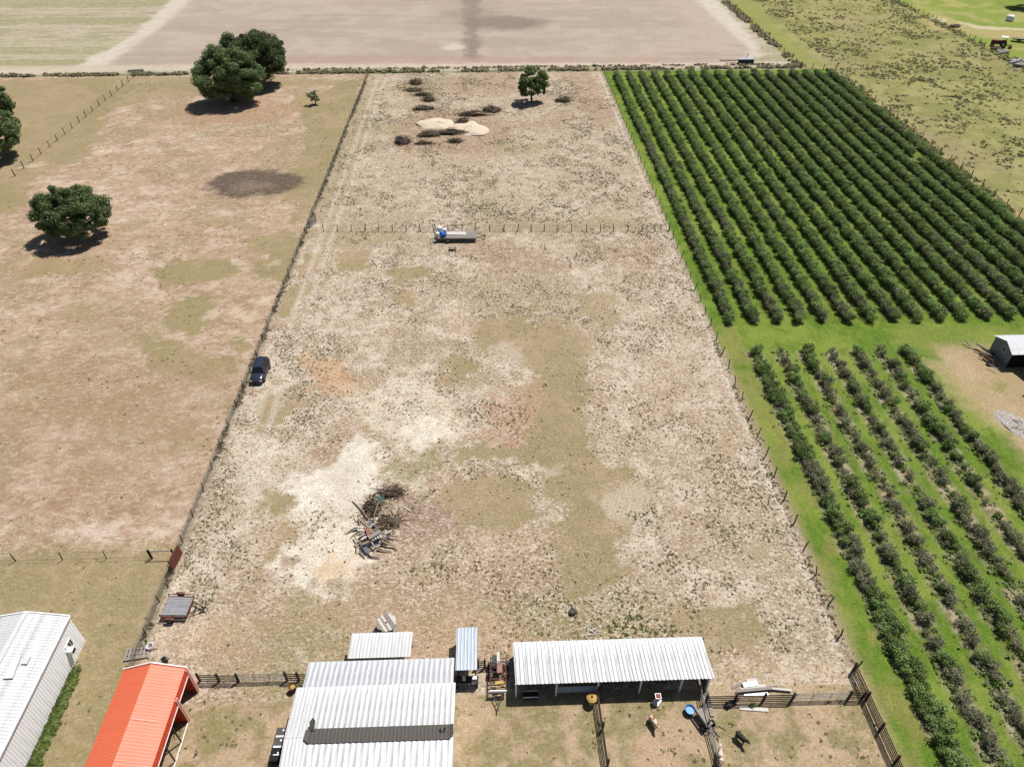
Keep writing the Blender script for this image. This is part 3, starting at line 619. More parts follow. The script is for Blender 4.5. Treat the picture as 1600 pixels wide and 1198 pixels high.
# green weeds by the back fence, along barn wall, orchard fences
def line_tufts(name, p, q, n, wd, s0, s1, m, label, seed, hk=1., blades=7):
    r = np.random.RandomState(seed); t = r.rand(n); x = p[0]+(q[0]-p[0])*t+r.normal(size=n)*wd; y = p[1]+(q[1]-p[1])*t+r.normal(size=n)*wd
    k = fbm(x, y, .3, seed, 3) > (.3 if name == 'wall_weeds' else .42); x, y = x[k], y[k]; s = s0+(s1-s0)*r.rand(len(x)); return tufts(name, np.stack([x, y, s, s*hk], 1), m, label, 'weeds', blades)
line_tufts('fence_weeds', (-132, 206.2), (86, 207.2), 2200, .45, .5, 1.2, M_WEED, 'ragged weeds grown along the back fence', 301, .9)
line_tufts('fence_weeds', (-60, 209.5), (86, 210.2), 700, .4, .4, .9, M_WEED, 'second thinner line of weeds between the track and the ploughed field', 303, .7)
line_tufts('fence_weeds', (87.4, 207), (87.6, 292), 900, .7, .5, 1.3, M_WEED, 'weeds along the far fence beside the ploughed field corner', 305, .9)
line_tufts('fence_weeds', (96.3, 112), (96.3, 203), 900, .5, .4, 1.0, M_TUSS, 'dry weeds along the fence on the far side of the orchard', 307, .8)
line_tufts('fence_weeds', (150.2, 200), (150.2, 292), 500, .6, .5, 1.3, M_TUSS, 'weeds along the fence by the bright lawn', 309, .8)
line_tufts('fence_weeds', (-32.7, 34), (-32.6, 200), 1500, .22, .15, .4, M_WEED, 'low weeds grown into the wire fence along the left of the dirt lot', 311, .7)
line_tufts('fence_weeds', (31.4, 84), (31.5, 32), 260, .3, .12, .35, M_WEED, 'low weeds along the wire fence between lot and orchard', 315, .7)
for j, (cx, cy, n, wd) in enumerate([(930,985,110,1.3),(1010,980,150,1.3),(860,990,60,1.0),(705,25,0,0),(640,25,0,0)]):
    if n:
        c = G(cx, cy); line_tufts('green_weed_patch', (c.x-2.2, c.y), (c.x+2.6, c.y-.3), int(n*.6), wd*.9, .1, .36, M_WEEDG, ['green weeds behind the long shed, left of centre', 'denser green weed patch behind the long shed roof, right of centre', 'thin green weeds behind the left end of the long shed'][j], 330+j, .6)
ug = []
for i, x in enumerate(ROW2):
    r = np.random.RandomState(500+i); n = 1500; yy = 17+60.3*r.rand(n); xx = x+r.normal(size=n)*.55
    k = np.array([inview(a, b, 30) for a, b in zip(xx, yy)]) & (fbm(xx, yy, .6, 70+i, 3) > .4); xx, yy = xx[k], yy[k]; sz = .12+.4*r.rand(len(xx))**1.6; ug.append(np.stack([xx, yy, sz, sz*1.3], 1))
ug = np.concatenate(ug); k = RS.rand(len(ug)) < .6
tufts('row_undergrowth', ug[k], M_BUSHG, 'grey-green low undergrowth and twigs between the near orchard bushes', 'undergrowth', 8)
tufts('row_undergrowth', ug[~k], M_WEEDG, 'bright green weeds growing between the near orchard bushes', 'undergrowth', 6)
# ------------------------------------------------------------------ materials for built things
M_ROOF = mat('galvanised_roof', (222,224,227), (238,240,242), 1.2, .42, .15, spec=.5, stain=(150,146,140), stainamt=.6, stretch=(3, .4, 1), rnd=.06, gain=1.28)
M_ROOFG = mat('weathered_grey_roof', (186,189,193), (206,208,212), 1.2, .45, .15, spec=.5, stain=(150,148,146), stainamt=.5, stretch=(3, .5, 1), rnd=.05, gain=1.45)
M_ROOFW = mat('white_roof', (238,239,240), (246,247,248), 1, .4, 0, spec=.4, stain=(180,176,170), stainamt=.5, stretch=(3, .5, 1), rnd=.06, gain=1.06)
M_ROOFB = mat('bluish_grey_roof', (176,188,200), (196,206,216), 1.2, .42, .15, spec=.5, rnd=.08, stretch=(3, .5, 1), gain=1.25)
M_WALLW = mat('white_metal_wall', (226,228,236), (234,236,242), 1, .5, 0, stain=(196,194,196), stainamt=.4, stretch=(1, 1, .3), rnd=.03, gain=2.0)
M_ORANGE = mat('orange_metal', (252,118,76), (254,132,92), .5, .45, 0, spec=.4, stain=(255,152,118), stainamt=.5, stretch=(1.5, .4, 1), rnd=.04, gain=1.05)
M_ORD = mat('darker_orange_metal', (240,90,52), (232,82,46), 1, .5, gain=1.2)
M_TRIM = mat('white_trim', (248,232,228), (238,222,216), 2, .5, gain=1.4)
M_WOODD = mat('dark_fence_wood', (92,76,66), (70,58,52), 5, .85, stain=(124,110,98), stretch=(1,1,1), rnd=.25)
M_WOODG = mat('grey_weathered_wood', (186,178,168), (158,150,140), 5, .85, stain=(208,200,190), stretch=(1,6,1), rnd=.2)
M_WOODW = mat('pale_board', (240,234,226), (224,216,206), 4, .8, rnd=.12, gain=1.1)
M_WOODT = mat('tan_board', (196,168,132), (172,144,112), 5, .8, rnd=.2)
M_POST = mat('old_post_wood', (104,92,80), (80,70,60), 6, .9, rnd=.2)
M_WIRE = mat('fence_wire', (138,134,130), (116,112,108), 6, .6, .3)
M_RUST = mat('rust', (134,84,68), (108,66,54), 5, .8, .1, stain=(160,108,84), bump=.01)
M_RUSTP = mat('rust_brown_panel', (130,72,58), (112,60,50), 2, .75, stain=(146,88,70))
M_STEEL = mat('dark_steel', (66,62,62), (52,48,48), 6, .5, .4)
M_GALV = mat('galvanised_tube', (176,176,174), (150,148,146), 6, .45, .5)
M_BLACK = mat('black_rubber', (34,33,34), (26,25,26), 8, .8)
M_BLACKP = mat('black_plastic', (36,36,42), (28,28,32), 3, .4)
M_WHITE = mat('white_plastic', (244,244,244), (236,236,234), 3, .45, gain=1.4)
M_BLUE = mat('blue_plastic', (28,116,206), (22,96,182), 2, .35, spec=.5)
M_BLUEI = mat('light_blue_plastic', (70,160,226), (56,140,210), 2, .4)
M_YELLOW = mat('faded_yellow', (222,188,104), (202,160,84), 4, .6)
M_RED = mat('faded_red', (176,72,56), (150,58,48), 4, .6)
M_GREENP = mat('dark_green_paint', (52,84,62), (40,68,50), 4, .6)
M_TEAL = mat('teal_paint', (80,140,132), (62,116,110), 5, .5)
M_DARKS = mat('dark_grey_sheet', (104,98,92), (88,84,80), 4, .7, stain=(122,114,104), stretch=(4,1,1))
M_SAND = mat('heaped_sand', (248,234,212), (238,214,184), 1.6, .95, bump=.15, spec=.1)
M_CHAR = mat('charred_branch', (122,104,90), (86,72,64), 4, .9)
M_LOG = mat('bare_log', (212,186,152), (178,152,122), 3, .85, stain=(120,100,82), rnd=.3)
M_ROCK = mat('grey_rock', (140,130,120), (104,96,90), 3, .9, bump=.03)
M_GLASS = mat('dark_glass', (30,34,40), (24,28,34), 2, .08, 0, spec=.8)
M_CAR = mat('dark_blue_grey_paint', (72,82,98), (66,76,92), 1, .22, .4, spec=.7)
M_CHROME = mat('rim_metal', (170,172,176), (150,152,156), 4, .3, .7)
M_LAMP = mat('lamp_lens', (206,210,216), (190,194,200), 4, .15, 0, spec=.7)
M_CONC = mat('pale_rubble', (222,214,206), (150,142,136), 5, .9, bump=.05)

def roof(parent, o, v, width, m, pw=.99, pitch=.33, amp=.035, u=(1,0,0), name='roof_panel', flat=False):
    k = max(1, round(width/pw)); w1 = width/k; mb = MB().sheet((0,0,0), u, v, w1+.02, pitch, amp, m=0, flat=flat); me = mb.mesh(name, m)
    U = Vector(u).normalized()
    for i in range(k):
        p = Vector(o)+U*w1*i; link(name, me, parent, (p.x, p.y, p.z+(.004 if i % 2 else 0)))
def wall(parent, o, u, width, h, m, pitch=.3, amp=.02, pw=.9, name='wall_panel'):
    roof(parent, o, (0,0,h), width, m, pw, pitch, amp, u, name, True)
def one(name, mb, m, parent, **k): return mb.build(name, m, parent, **k)

# --- white metal barn
b = thing('metal_barn', 'white metal barn with a low gable roof in the bottom left corner', 'barn', (-41.34, 26, 0))
x0, x1, yb, yf, he, hr = -3.34, 3.34, 10.2, -11, 4.02, 4.76
roof(b, (0, yb, hr), (x1+.12, 0, he-hr-.03), yb-yf, M_ROOFW, .81, .27, .03, (0,-1,0)); roof(b, (0, yb, hr), (x0-.12, 0, he-hr-.03), yb-yf, M_ROOFW, .81, .27, .03, (0,-1,0))
wall(b, (x1, yb, 0), (0,-1,0), yb-yf, he-.05, M_WALLW, .27, .02, .81); wall(b, (x0, yb, 0), (0,-1,0), yb-yf, he-.05, M_WALLW, .27, .02, .81)
one('gable_wall', MB().prism([(x0, yb-.06, 0), (x1, yb-.06, 0), (x1, yb-.06, he-.06), (0, yb-.06, hr-.06), (x0, yb-.06, he-.06)], (0, .05, 0)), M_WALLW, b)
one('ridge_cap', MB().beam((0, yb+.05, hr+.06), (0, yf, hr+.06), .4, .05), M_ROOFW, b)
one('edge_trim', MB().beam((x1+.14, yb+.05, he), (x1+.14, yf, he), .1, .16).beam((x1+.14, yb+.07, he), (0, yb+.07, hr+.04), .08, .14).beam((x0-.14, yb+.07, he), (0, yb+.07, hr+.04), .08, .14), M_WALLW, b)
wn_ = one('window', MB().box((x1+.03, 8.55, 2.1), (.08, .95, .8)), M_WALLW, b)
one('pane', MB().box((x1+.08, 8.72, 2.1), (.03, .5, .7)), M_GLASS, wn_); one('slat', MB().box((x1+.1, 8.72, 2.1), (.03, .05, .7)), M_WHITE, wn_)
ac = one('air_conditioner', MB().box((x1+.28, 8.2, 1.85), (.5, .55, .42)), M_WHITE, b); one('grille', MB().box((x1+.54, 8.2, 1.85), (.02, .45, .32)), M_STEEL, ac)
one('roof_vent', MB().prism([(1.0, 4.2, 4.62), (1.7, 4.3, 4.5), (1.45, 6.3, 4.56), (1.1, 5.4, 4.62)], (0, 0, .1)).box((1.95, 5.9, 4.47), (.5, .7, .1)), M_ROOFW, b)
line_tufts('wall_weeds', (-37.6, 16), (-37.6, 33.2), 1300, .22, .25, .6, M_WEEDG, 'bright green weeds growing along the white barn wall', 401, .8, 8)

# --- orange metal carport barn
b = thing('orange_carport_barn', 'orange metal roofed carport barn with pink-white trim at bottom left', 'barn', (-28.78, 25, 0))
yb, yf, xe, xw, he, hr = 6.15, -9, 2.55, -2.5, 3.8, 4.68
roof(b, (0, yb, hr), (xe, 0, he-hr), yb-yf, M_ORANGE, .75, .25, .013, (0,-1,0)); roof(b, (0, yb, hr), (xw, 0, he-hr), yb-yf, M_ORANGE, .75, .25, .013, (0,-1,0))
roof(b, (xe+.02, yb, he-.85), (0,0,.85), yb-yf, M_ORD, .75, .25, .02, (0,-1,0), 'side_panel'); wall(b, (xw-.02, yb, 0), (0,-1,0), yb-yf, he-.05, M_ORD, .25, .02)
one('back_wall', MB().prism([(xw, yb-.05, 0), (xe, yb-.05, 0), (xe, yb-.05, he-.03), (0, yb-.05, hr-.05), (xw, yb-.05, he-.03)], (0, .04, 0)), M_ORD, b)
one('partition_wall', MB().prism([(xw+.1, 3.45, 0), (xe-.1, 3.45, 0), (xe-.1, 3.45, he-.2), (0, 3.45, hr-.2), (xw+.1, 3.45, he-.2)], (0, .06, 0)), M_ORD, b)
one('gable_trim', MB().beam((xe+.06, yb+.04, he+.02), (0, yb+.04, hr+.05), .1, .12).beam((xw-.06, yb+.04, he+.02), (0, yb+.04, hr+.05), .1, .12), M_TRIM, b)
one('eave_trim', MB().beam((xe+.06, yb, he-.87), (xe+.06, yf, he-.87), .05, .07), M_TRIM, b)
me = MB().box((0, .1, 1.85), (.1, .07, 3.7)).mesh('corner_post', M_TRIM); me2 = MB().box((0, 0, 1.85), (.12, .13, 3.7)).mesh('corner_post', M_ORD)
for y in (yb-.1, 3.5): link('corner_post', me, b, (xe+.06, y-.18, 0)); link('corner_post', me2, b, (xe+.06, y, 0)); link('corner_post', me, b, (xe+.06, y+.02, 0))
pm = MB().box((0, 0, 1.6), (.09, .09, 3.2)).mesh('post', M_STEEL); y = 3.5-1.75
while y > yf: link('post', pm, b, (xe-.02, y, 0)); y -= 1.5
one('ground_rail', MB().beam((xe+.02, 3.4, .06), (xe+.02, yf, .06), .09, .1), M_TRIM, b)
one('ridge_seam', MB().beam((.05, 1.6, hr+.035), (1.9, 1.6, hr-.61), .12, .015), mat('sun_faded_orange', (255,176,146), (255,164,132), 3, .5), b)

# --- main barn with lean-to roofs
b = thing('main_barn', 'largest grey-white ribbed metal barn at the bottom centre', 'barn', (-10, 25.2, 0))
X = lambda x: x+10
Yr = 0; ye = 4.35
roof(b, (X(-15.05), ye, 3.02), (0, -ye, .6), 11.3, M_ROOF, .9, .45, .028); roof(b, (X(-15.05), -.02, 3.62), (0, -8, -.9), 11.25, M_ROOF, .9, .45, .028)
roof(b, (X(-16.85), ye, 3.0), (0, -ye, .6), 1.79, M_ROOFW, .9, .3, .03); roof(b, (X(-16.85), -.02, 3.6), (0, -8, -.9), 1.79, M_ROOFW, .9, .3, .03)
roof(b, (X(-16.4), 6.85, 2.5), (0, -2.6, .42), 12.45, M_ROOFG, .9, .45, .026, name='lean_to_panel')
for x, y0, y1, nm in ((-16.55, 4.2, -8, 'side_wall'), (-3.95, 4.2, -8, 'side_wall')): wall(b, (X(x), y0, 0), (0,-1,0), y0-y1, 2.95, M_WALLW)
wall(b, (X(-16.3), 6.5, 0), (1,0,0), 12.2, 2.4, M_WALLW)
one('rafter_gap', MB().box((X(-10.2), ye-.02, 2.93), (12.6, .06, .1)), M_STEEL, b)
t = thing('roof_strip', 'long dark grey sheet strip lying across the main barn roof, left end curled up', 'metal strip', (-9.5, 25.3, 3.66))
roof(t, (-5.4, .55, -.02), (0, -1.15, .02), 10.95, M_DARKS, .9, .3, .02, name='sheet')
one('curled_end', MB().prism([(-5.45, .6, .02), (-5.75, .35, .06), (-5.8, -.3, .1), (-5.4, -.62, .03), (-5.3, -.1, .03)], (0, .02, .07)).prism([(-5.45, .35, .05), (-5.1, .4, .1), (-5.05, .95, .5), (-5.25, 1.15, .55), (-5.5, .9, .42)], (.03, -.03, .04)).prism([(5.5, .55, .02), (5.75, .5, .12), (5.78, -.3, .14), (5.5, -.55, .02)], (0, 0, .05)), M_DARKS, t)
one('torn_hole', MB().box((4.75, .05, .05), (.16, .3, .03), rz=.3).box((5.05, .12, .05), (.16, .34, .03), rz=-.3), M_BLACK, t)
t = thing('back_shelter', 'small bright white ribbed lean-to roof behind the main barn', 'shelter', (-10.4, 33.5, 0))
roof(t, (-2.75, 1.3, 2.25), (0, -2.55, .28), 5.4, M_ROOFW, .9, .3, .03)
for x in (-2.5, 2.4): one('post', MB().box((x, 1.1, 1.1), (.12, .12, 2.2)), M_WOODD, t)
one('back_wall', MB().box((0, .9, .8), (4.7, .06, 1.6)), M_WOODG, t)
# narrow shed with bench
t = thing('narrow_shed', 'narrow bluish-grey roofed shed standing right of the main barn', 'shed', (-2.9, 33.1, 0))
roof(t, (-.92, 2.05, 2.1), (0, -4.15, .2), 1.82, M_ROOFB, .91, .3, .035)
for x, y in ((-.75, 1.9), (.75, 1.9), (-.75, -1.8), (.75, -1.8)): one('post', MB().box((x, y, 1.05), (.1, .1, 2.1)), M_WOODD, t)
wall(t, (-.8, -1.2, 0), (0,1,0), 3.1, 2.0, M_WALLW)
t = thing('workbench', 'dark cluttered workbench under the front edge of the narrow shed', 'workbench', (-2.85, 30.85, 0))
one('bench_top', MB().box((0, 0, .9), (1.9, .7, .06)), M_STEEL, t)
for x in (-.85, .85): one('leg', MB().box((x, 0, .44), (.08, .6, .86)), M_STEEL, t)
one('box', MB().box((.6, .1, 1.02), (.4, .3, .18)).box((-.3, .1, 1.0), (.3, .4, .14)), M_WHITE, t); one('crate', MB().box((-.65, 0, 1.02), (.3, .4, .18)), M_RUST, t)
# long open shed
t = thing('open_front_shed', 'long open-fronted shed with a ribbed silver roof, bottom centre right', 'shed', (1.15, 29.7, 0))
roof(t, (0, 3.95, 1.95), (.12, -4.05, .3), 16.85, M_ROOF, .99, .33, .05)
for x in (.15, 3.6, 7.15, 10.8, 14.3, 16.6): one('post', MB().box((x, .0, 1.1), (.14, .14, 2.16)), M_WHITE, t)
for x in (.15, 5.6, 11.2, 16.6): one('rear_post', MB().box((x, 3.7, .95), (.12, .12, 1.9)), M_WOODD, t)
one('front_beam', MB().beam((.1, .15, 2.13), (16.7, .15, 2.13), .08, .16), M_WOODD, t)
wall(t, (.2, 3.75, 0), (1,0,0), 16.3, 1.85, M_ROOFG)
for zz in range(5): one('gate_slat', MB().sheet((3.75, .02, .42+zz*.2), (0,0,1), (3.3, 0, 0), .17, .17, .03), M_ROOFB, t)
one('end_board', MB().box((16.75, 1.9, .6), (.06, 3.6, 1.0)), M_WOODG, t)
t = thing('feed_trough', 'pale trough in the shade under the left end of the long shed', 'trough', (G(829,1088).x, G(829,1088).y, 0))
one('basin', MB().box((0, 0, .25), (1.3, .5, .4)), M_STEEL, t); one('rim', MB().box((0, -.27, .44), (1.36, .07, .07)).box((0, .27, .44), (1.36, .07, .07)), M_WHITE, t)  # white rim puts the sunlit trough edge into its colour
p = G(924, 1097); t = thing('barrel_feeder', 'yellow topped barrel feeder at the shed post by the middle pen fence', 'feeder', (p.x, p.y, 0))
one('drum', MB().lathe([(.3,0),(.33,.1),(.33,.75),(.3,.85)]), M_YELLOW, t, smooth=False); one('hood', MB().lathe([(.46,.84),(.48,.9),(.3,1.0),(.08,1.04)]), M_YELLOW, t); one('cap', MB().lathe([(.1,1.0),(.12,1.1),(.06,1.14)], n=10), M_RED, t)
p = G(1026, 1096); t = thing('hopper_feeder', 'cone shaped red and green hopper feeder on a white base', 'feeder', (p.x, p.y, 0), R(45))
one('hopper', MB().lathe([(.1,.25),(.32,.95),(.34,1.0)], n=4), M_GREENP, t); one('rim', MB().lathe([(.34,.98),(.35,1.04),(.27,1.03),(.26,.99)], n=4), M_WHITE, t); one('feed', MB().lathe([(.27,.97),(.15,1.04)], n=4), M_RED, t)
one('base', MB().box((0, -.05, .1), (.75, .5, .16)).box((.2, -.05, .24), (.28, .3, .12)), M_WHITE, t)
p = G(1077, 1112); t = thing('water_tub', 'round blue plastic water tub in the middle pen', 'tub', (p.x, p.y, 0))
one('tub', MB().lathe([(.34,0),(.42,.5),(.45,.52),(.41,.52),(.36,.12),(.02,.1)], n=20), M_BLUE, t, smooth=True); one('water', MB().lathe([(.385,.33),(.3,.335),(.01,.335)], n=20), M_BLUEI, t)
# wheeled implement
p = G(1104, 1134); t = thing('farm_cart', 'old two-wheeled cart with a rusty grey frame beside the blue tub', 'cart', (p.x, p.y, 0), R(25))
one('bed', MB().box((0, .5, .62), (.7, 1.5, .07)), M_WOODG, t)
for k in range(3): one('side_board', MB().box((-.38, .5, .75+k*.13), (.04, 1.5, .09)), M_WOODG, t)
one('drawbar', MB().beam((0, -.2, .55), (.25, -1.3, .3), .08, .08).beam((-.45, -.45, .6), (.55, -.6, .6), .07, .07), M_STEEL, t)
for x in (-.5, .5):
    wv = one('wheel', MB().cyl((x-.06, -.1, .32), (x+.06, -.1, .32), .32, n=14), M_BLACK, t); one('rim', MB().cyl((x-.07, -.1, .32), (x+.07, -.1, .32), .16, n=10), M_GALV, wv)
one('handle', MB().path([(.55,-.6,.6),(.65,-1.0,.9),(.6,-1.3,1.2)], [.04]*3), M_STEEL, t)

# --- fences
def rail_fence(label, p, q, sp=2.4, h=1.3, rails=4, m=M_WOODD, name='rail_fence'):
    p = Vector((*p, 0)); q = Vector((*q, 0)); L = (q-p).length; n = max(1, round(L/sp)); d = (q-p)/L; ang = math.atan2(d.y, d.x); st = L/n
    t = thing(name, label, 'fence', p, ang)
    pm = MB().box((0, 0, h/2+.05), (.15, .15, h+.1)).mesh('post', m); rm = MB().box((st/2, -.095, 0), (st-.01, .035, .14)).mesh('rail', m)
    for i in range(n+1): link('post', pm, t, (i*st, 0, random.uniform(-.05, .05)))
    for i in range(n):
        for k in range(rails): o = link('rail', rm, t, (i*st, 0, .22+k*(h-.3)/(rails-1)+random.uniform(-.015, .015))); o.rotation_euler.y = random.uniform(-.008, .008)
    return t
def tube_gate(label, p, q, h=1.25, m=M_GALV, bars=5):
    p = Vector((*p, 0)); q = Vector((*q, 0)); L = (q-p).length; ang = math.atan2((q-p).y, (q-p).x); t = thing('tube_gate', label, 'gate', p, ang)
    bm = MB().cyl((0,0,0), (L,0,0), .028, n=6).mesh('bar', m)
    for k in range(bars): link('bar', bm, t, (0, 0, .2+k*(h-.25)/(bars-1)))
    um = MB().cyl((0,0,.18), (0,0,h), .028, n=6).mesh('upright', m)
    for x in [0, L]+[L*k/max(1, round(L/1.5)) for k in range(1, max(1, round(L/1.5)))]: link('upright', um, t, (x, 0, 0))
rail_fence('dark board fence joining the orange carport to the first gate', (-26.3, 31.95), (-22.9, 31.8), 1.7)
rail_fence('short dark board fence between gate and main barn left corner', (-18.7, 31.8), (-16.6, 31.7), 1.1)
tube_gate('long pipe gate between the orange carport fence and the main barn', (-22.8, 31.8), (-18.8, 31.8))
rail_fence('very short dark board fence right of the narrow shed', (-1.95, 32.45), (-1.35, 32.4), .6)
tube_gate('pipe gate between the narrow shed and the long shed', (-1.3, 32.35), (1.1, 32.3))
rail_fence('dark board fence running right from the long shed past the lumber', (17.5, 28.65), (24.9, 28.55), 2.4)
tube_gate('long pale pipe gate in the front fence near the orchard corner', (25.1, 28.55), (29.7, 28.55), m=M_GALV)
rail_fence('short dark board fence between pale gate and corner post', (29.8, 28.55), (31.05, 28.55), 1.2)
rail_fence('dark board fence running down the orchard side of the pens', (31.2, 31.0), (31.55, 18), 2.5, 1.4, 5)
rail_fence('board fence dividing the first two pens below the long shed', (8.35, 29.5), (8.5, 18), 2.6, 1.3, 4)
rail_fence('grey board fence dividing the pens below the right end of the long shed', (17.2, 29.6), (17.4, 18), 2.6, 1.1, 3, M_WOODG)
pm = MB().box((0, 0, .05), (.34, 2.2, .06)).mesh('walkway_board', M_WOODG)
for k in range(9):
    o = link('walkway_board', pm, None, (17.42+.38*(k % 2)*(k < 4), 30.4-1.25*k if k > 3 else 30.3-.6*k, .01+.07*(k % 2))); o.rotation_euler.z = random.uniform(-.04, .04)
    tag(o, 'grey plank laid end to end along the foot of the grey pen fence', 'plank', 'planks along the grey pen fence')
# wire fences
def wire_fence(label, p, q, sp=3.6, h=1.2, wires=5, pm=M_POST, r=.06, mesh=True, lean=.06, name='wire_fence', skip=None):
    p = Vector((*p, 0)); q = Vector((*q, 0)); L = (q-p).length; n = max(1, round(L/sp)); st = L/n; d = (q-p)/L
    t = thing(name, label, 'fence', p, math.atan2(d.y, d.x))
    me = MB().cyl((0,0,-.1), (0,0,h+.15), r*1.05, r*.9, 6).mesh('post', pm)
    for i in range(n+1):
        o = link('post', me, t, (i*st+random.uniform(-.12, .12), 0, 0)); o.rotation_euler = (random.gauss(0, lean), random.gauss(0, lean), 0); s = random.uniform(.85, 1.15); o.scale = (s, s, random.uniform(.9, 1.1))
    mb = MB()
    for k in range(wires): mb.beam((0, .07, .12+k*(h-.15)/(wires-1)), (L, .07, .12+k*(h-.15)/(wires-1)), .016, .016)
    if mesh:
        x = 0
        while x < L: mb.beam((x, .07, .1), (x, .07, h), .012, .012); x += .3
    o = mb.build('wire_mesh', M_WIRE, t)
    if mesh: o['kind'] = 'stuff'
wire_fence('long wire fence between the tan pasture and the dirt lot', (-32.6, 33), (-32.6, 205), 3.5, 1.2, 6, r=.055)
wire_fence('wire fence between the dirt lot and the green orchard', (31.6, 31.2), (31.6, 205), 3.3, 1.3, 4, mesh=False, r=.07, lean=.1)
wire_fence('cross fence cutting the dirt lot in two behind the flatbed trailer', (-29.6, 114.6), (31.4, 112.6), 2.45, 1.2, 4, mesh=False, r=.075)
wire_fence('far pasture fence with spaced posts left of the big oaks', (-95.8, 140), (-95.8, 204), 3.8, 1.3, 3, mesh=False, r=.09, lean=.03)
t = wire_fence('row of widely spaced dark posts above the white barn', (-89.5, 45.4), (-35.2, 45.3), 4.55, 1.1, 2, M_STEEL, mesh=False, r=.05, lean=.03)
wire_fence('post and wire fence along the back of the pasture and lot', (-95.8, 205.3), (31.6, 205.5), 4, 1.2, 4, mesh=False, r=.06)
wire_fence('post and wire fence behind the orchard top end', (31.9, 205.7), (87.3, 206.4), 4, 1.2, 4, mesh=False, r=.06)
wire_fence('short fence from the ploughed corner to the orchard corner', (87.7, 206.3), (96.1, 203.8), 3, 1.5, 4, mesh=False, r=.09)
wire_fence('fence along the far side of the orchard below the rough pasture', (96.3, 203.3), (96.7, 79), 4.2, 1.4, 4, mesh=False, r=.09)
wire_fence('fence between the ploughed field and the rough pasture', (87.5, 206.8), (87.7, 300), 3.6, 1.4, 4, mesh=False, r=.1)
wire_fence('fence with close posts between the rough pasture and bright lawn', (150.4, 120), (150.3, 292), 3.0, 1.3, 4, mesh=False, r=.09)
# H-brace gate in pasture fence corner and rusty panel
t = thing('fence_brace', 'dark H-shaped brace posts joined to the rusty panel', 'fence', (-35.1, 45.2, 0))
for x in (0, 2.3): one('post', MB().cyl((x,0,-.1), (x,0,1.4), .09, n=8), M_STEEL, t)
one('brace', MB().cyl((0,0,1.15), (2.3,0,1.15), .05, n=6), M_GALV, t)
a1, a2 = G(285,864), G(271,891)
t = thing('rusty_panel', 'solid rust-brown metal panel standing against the wire fence', 'metal panel', (a1.x, a1.y, 0))
d = a2-a1; one('sheet', MB().prism([(0,0,.02), (d.x,d.y,.02), (d.x-.12,d.y,1.3), (-.12,0,1.3)], (.05,0,0)), M_RUSTP, t)
one('frame', MB().beam((0,0,.02), (-.12,0,1.34), .07, .07).beam((d.x,d.y,.02), (d.x-.12,d.y,1.34), .07, .07).beam((-.12,0,1.34), (d.x-.12,d.y,1.34), .07, .07), M_RUST, t)
# wooden gate by the cross fence
t = thing('wooden_gate', 'small grey wooden gate where the cross fence meets the wire fence', 'gate', (-32.2, 116.2, 0), R(75))
for k in range(4): one('board', MB().box((1.2, 0, .3+k*.28), (2.4, .05, .16)), M_WOODG, t)
for x in (0, 2.4): one('post', MB().box((x, 0, .75), (.16, .16, 1.5)), M_WOODG, t)

# --- trailers
def wheel(parent, c, r=.33, w_=.2, ax=(1,0,0)):
    a = Vector(ax); c = Vector(c); o = one('wheel', MB().cyl(c-a*w_/2, c+a*w_/2, r, n=16), M_BLACK, parent); one('rim', MB().cyl(c-a*(w_/2+.01), c+a*(w_/2+.01), r*.58, n=12), M_CHROME, o); return o
t = thing('utility_trailer', 'small rusty utility trailer with a worn grey plank deck by the wire fence', 'trailer', (-30.45, 39.15, 0), R(-3))
for k in range(9): o = one('plank', MB().box((0, 0, 0), (2.35, .2, .04)), mat('silvered_wood', (196,198,202), (160,160,166), 4, .8, stain=(150,120,104), stretch=(1,5,1), rnd=.15), t); o.location = (-.02, -.92+k*.225, .6+random.uniform(-.01, .02)); o.rotation_euler.z = random.uniform(-.015, .015)
one('frame', MB().beam((-1.2,-1.08,.55), (1.2,-1.08,.55), .08, .1).beam((-1.2,1.08,.55), (1.2,1.08,.55), .08, .1).beam((-1.2,-1.08,.55), (-1.2,1.08,.55), .08, .1).beam((1.2,-1.08,.55), (1.2,1.08,.55), .08, .1), M_RUST, t)
for y in (-1.12, 1.12):
    one('side_rail', MB().beam((-1.2,y,.92), (1.2,y,.92), .05, .05).beam((-1.2,y,.55), (-1.2,y,.92), .05, .05).beam((0,y,.55), (0,y,.92), .05, .05).beam((1.2,y,.55), (1.2,y,.92), .05, .05), M_STEEL, t)
    wheel(t, (-.25, y*1.2, .32), .32, .2, (0,1,0)); one('fender', MB().prism([(-.7,y*1.12,.62),(-.5,y*1.12,.75),(0,y*1.12,.75),(.2,y*1.12,.62)], (0, .24*(1 if y > 0 else -1), 0)), M_RUST, t)
one('tongue', MB().beam((1.2,-.7,.5), (2.6,0,.45), .07, .08).beam((1.2,.7,.5), (2.6,0,.45), .07, .08).beam((1.7,-.45,.5), (1.7,.45,.5), .06, .06), M_STEEL, t); one('jack', MB().cyl((2.35,0,.0), (2.35,0,.75), .05, n=8).box((2.65,0,.5), (.2,.14,.12)), M_STEEL, t)
t = thing('loaded_trailer', 'narrow rusty open-frame trailer loaded with scrap left of the long shed', 'trailer', (-.2, 31.35, 0), R(-1))
for x in (-.68, .68): one('side_rail', MB().beam((x,-1.6,.65), (x,1.6,.65), .08, .12).beam((x,-1.6,1.0), (x,1.6,1.0), .05, .05), M_RUST, t)
for k in range(9): one('slat', MB().box((0, -1.5+k*.38, .66), (1.34, .1, .05)), M_RUST, t)
one('headboard', MB().box((0, -1.58, .85), (1.5, .1, .35)), M_WHITE, t)
for x in (-.82, .82):
    for y in (.15, .95): wheel(t, (x, y, .32), .3, .18)
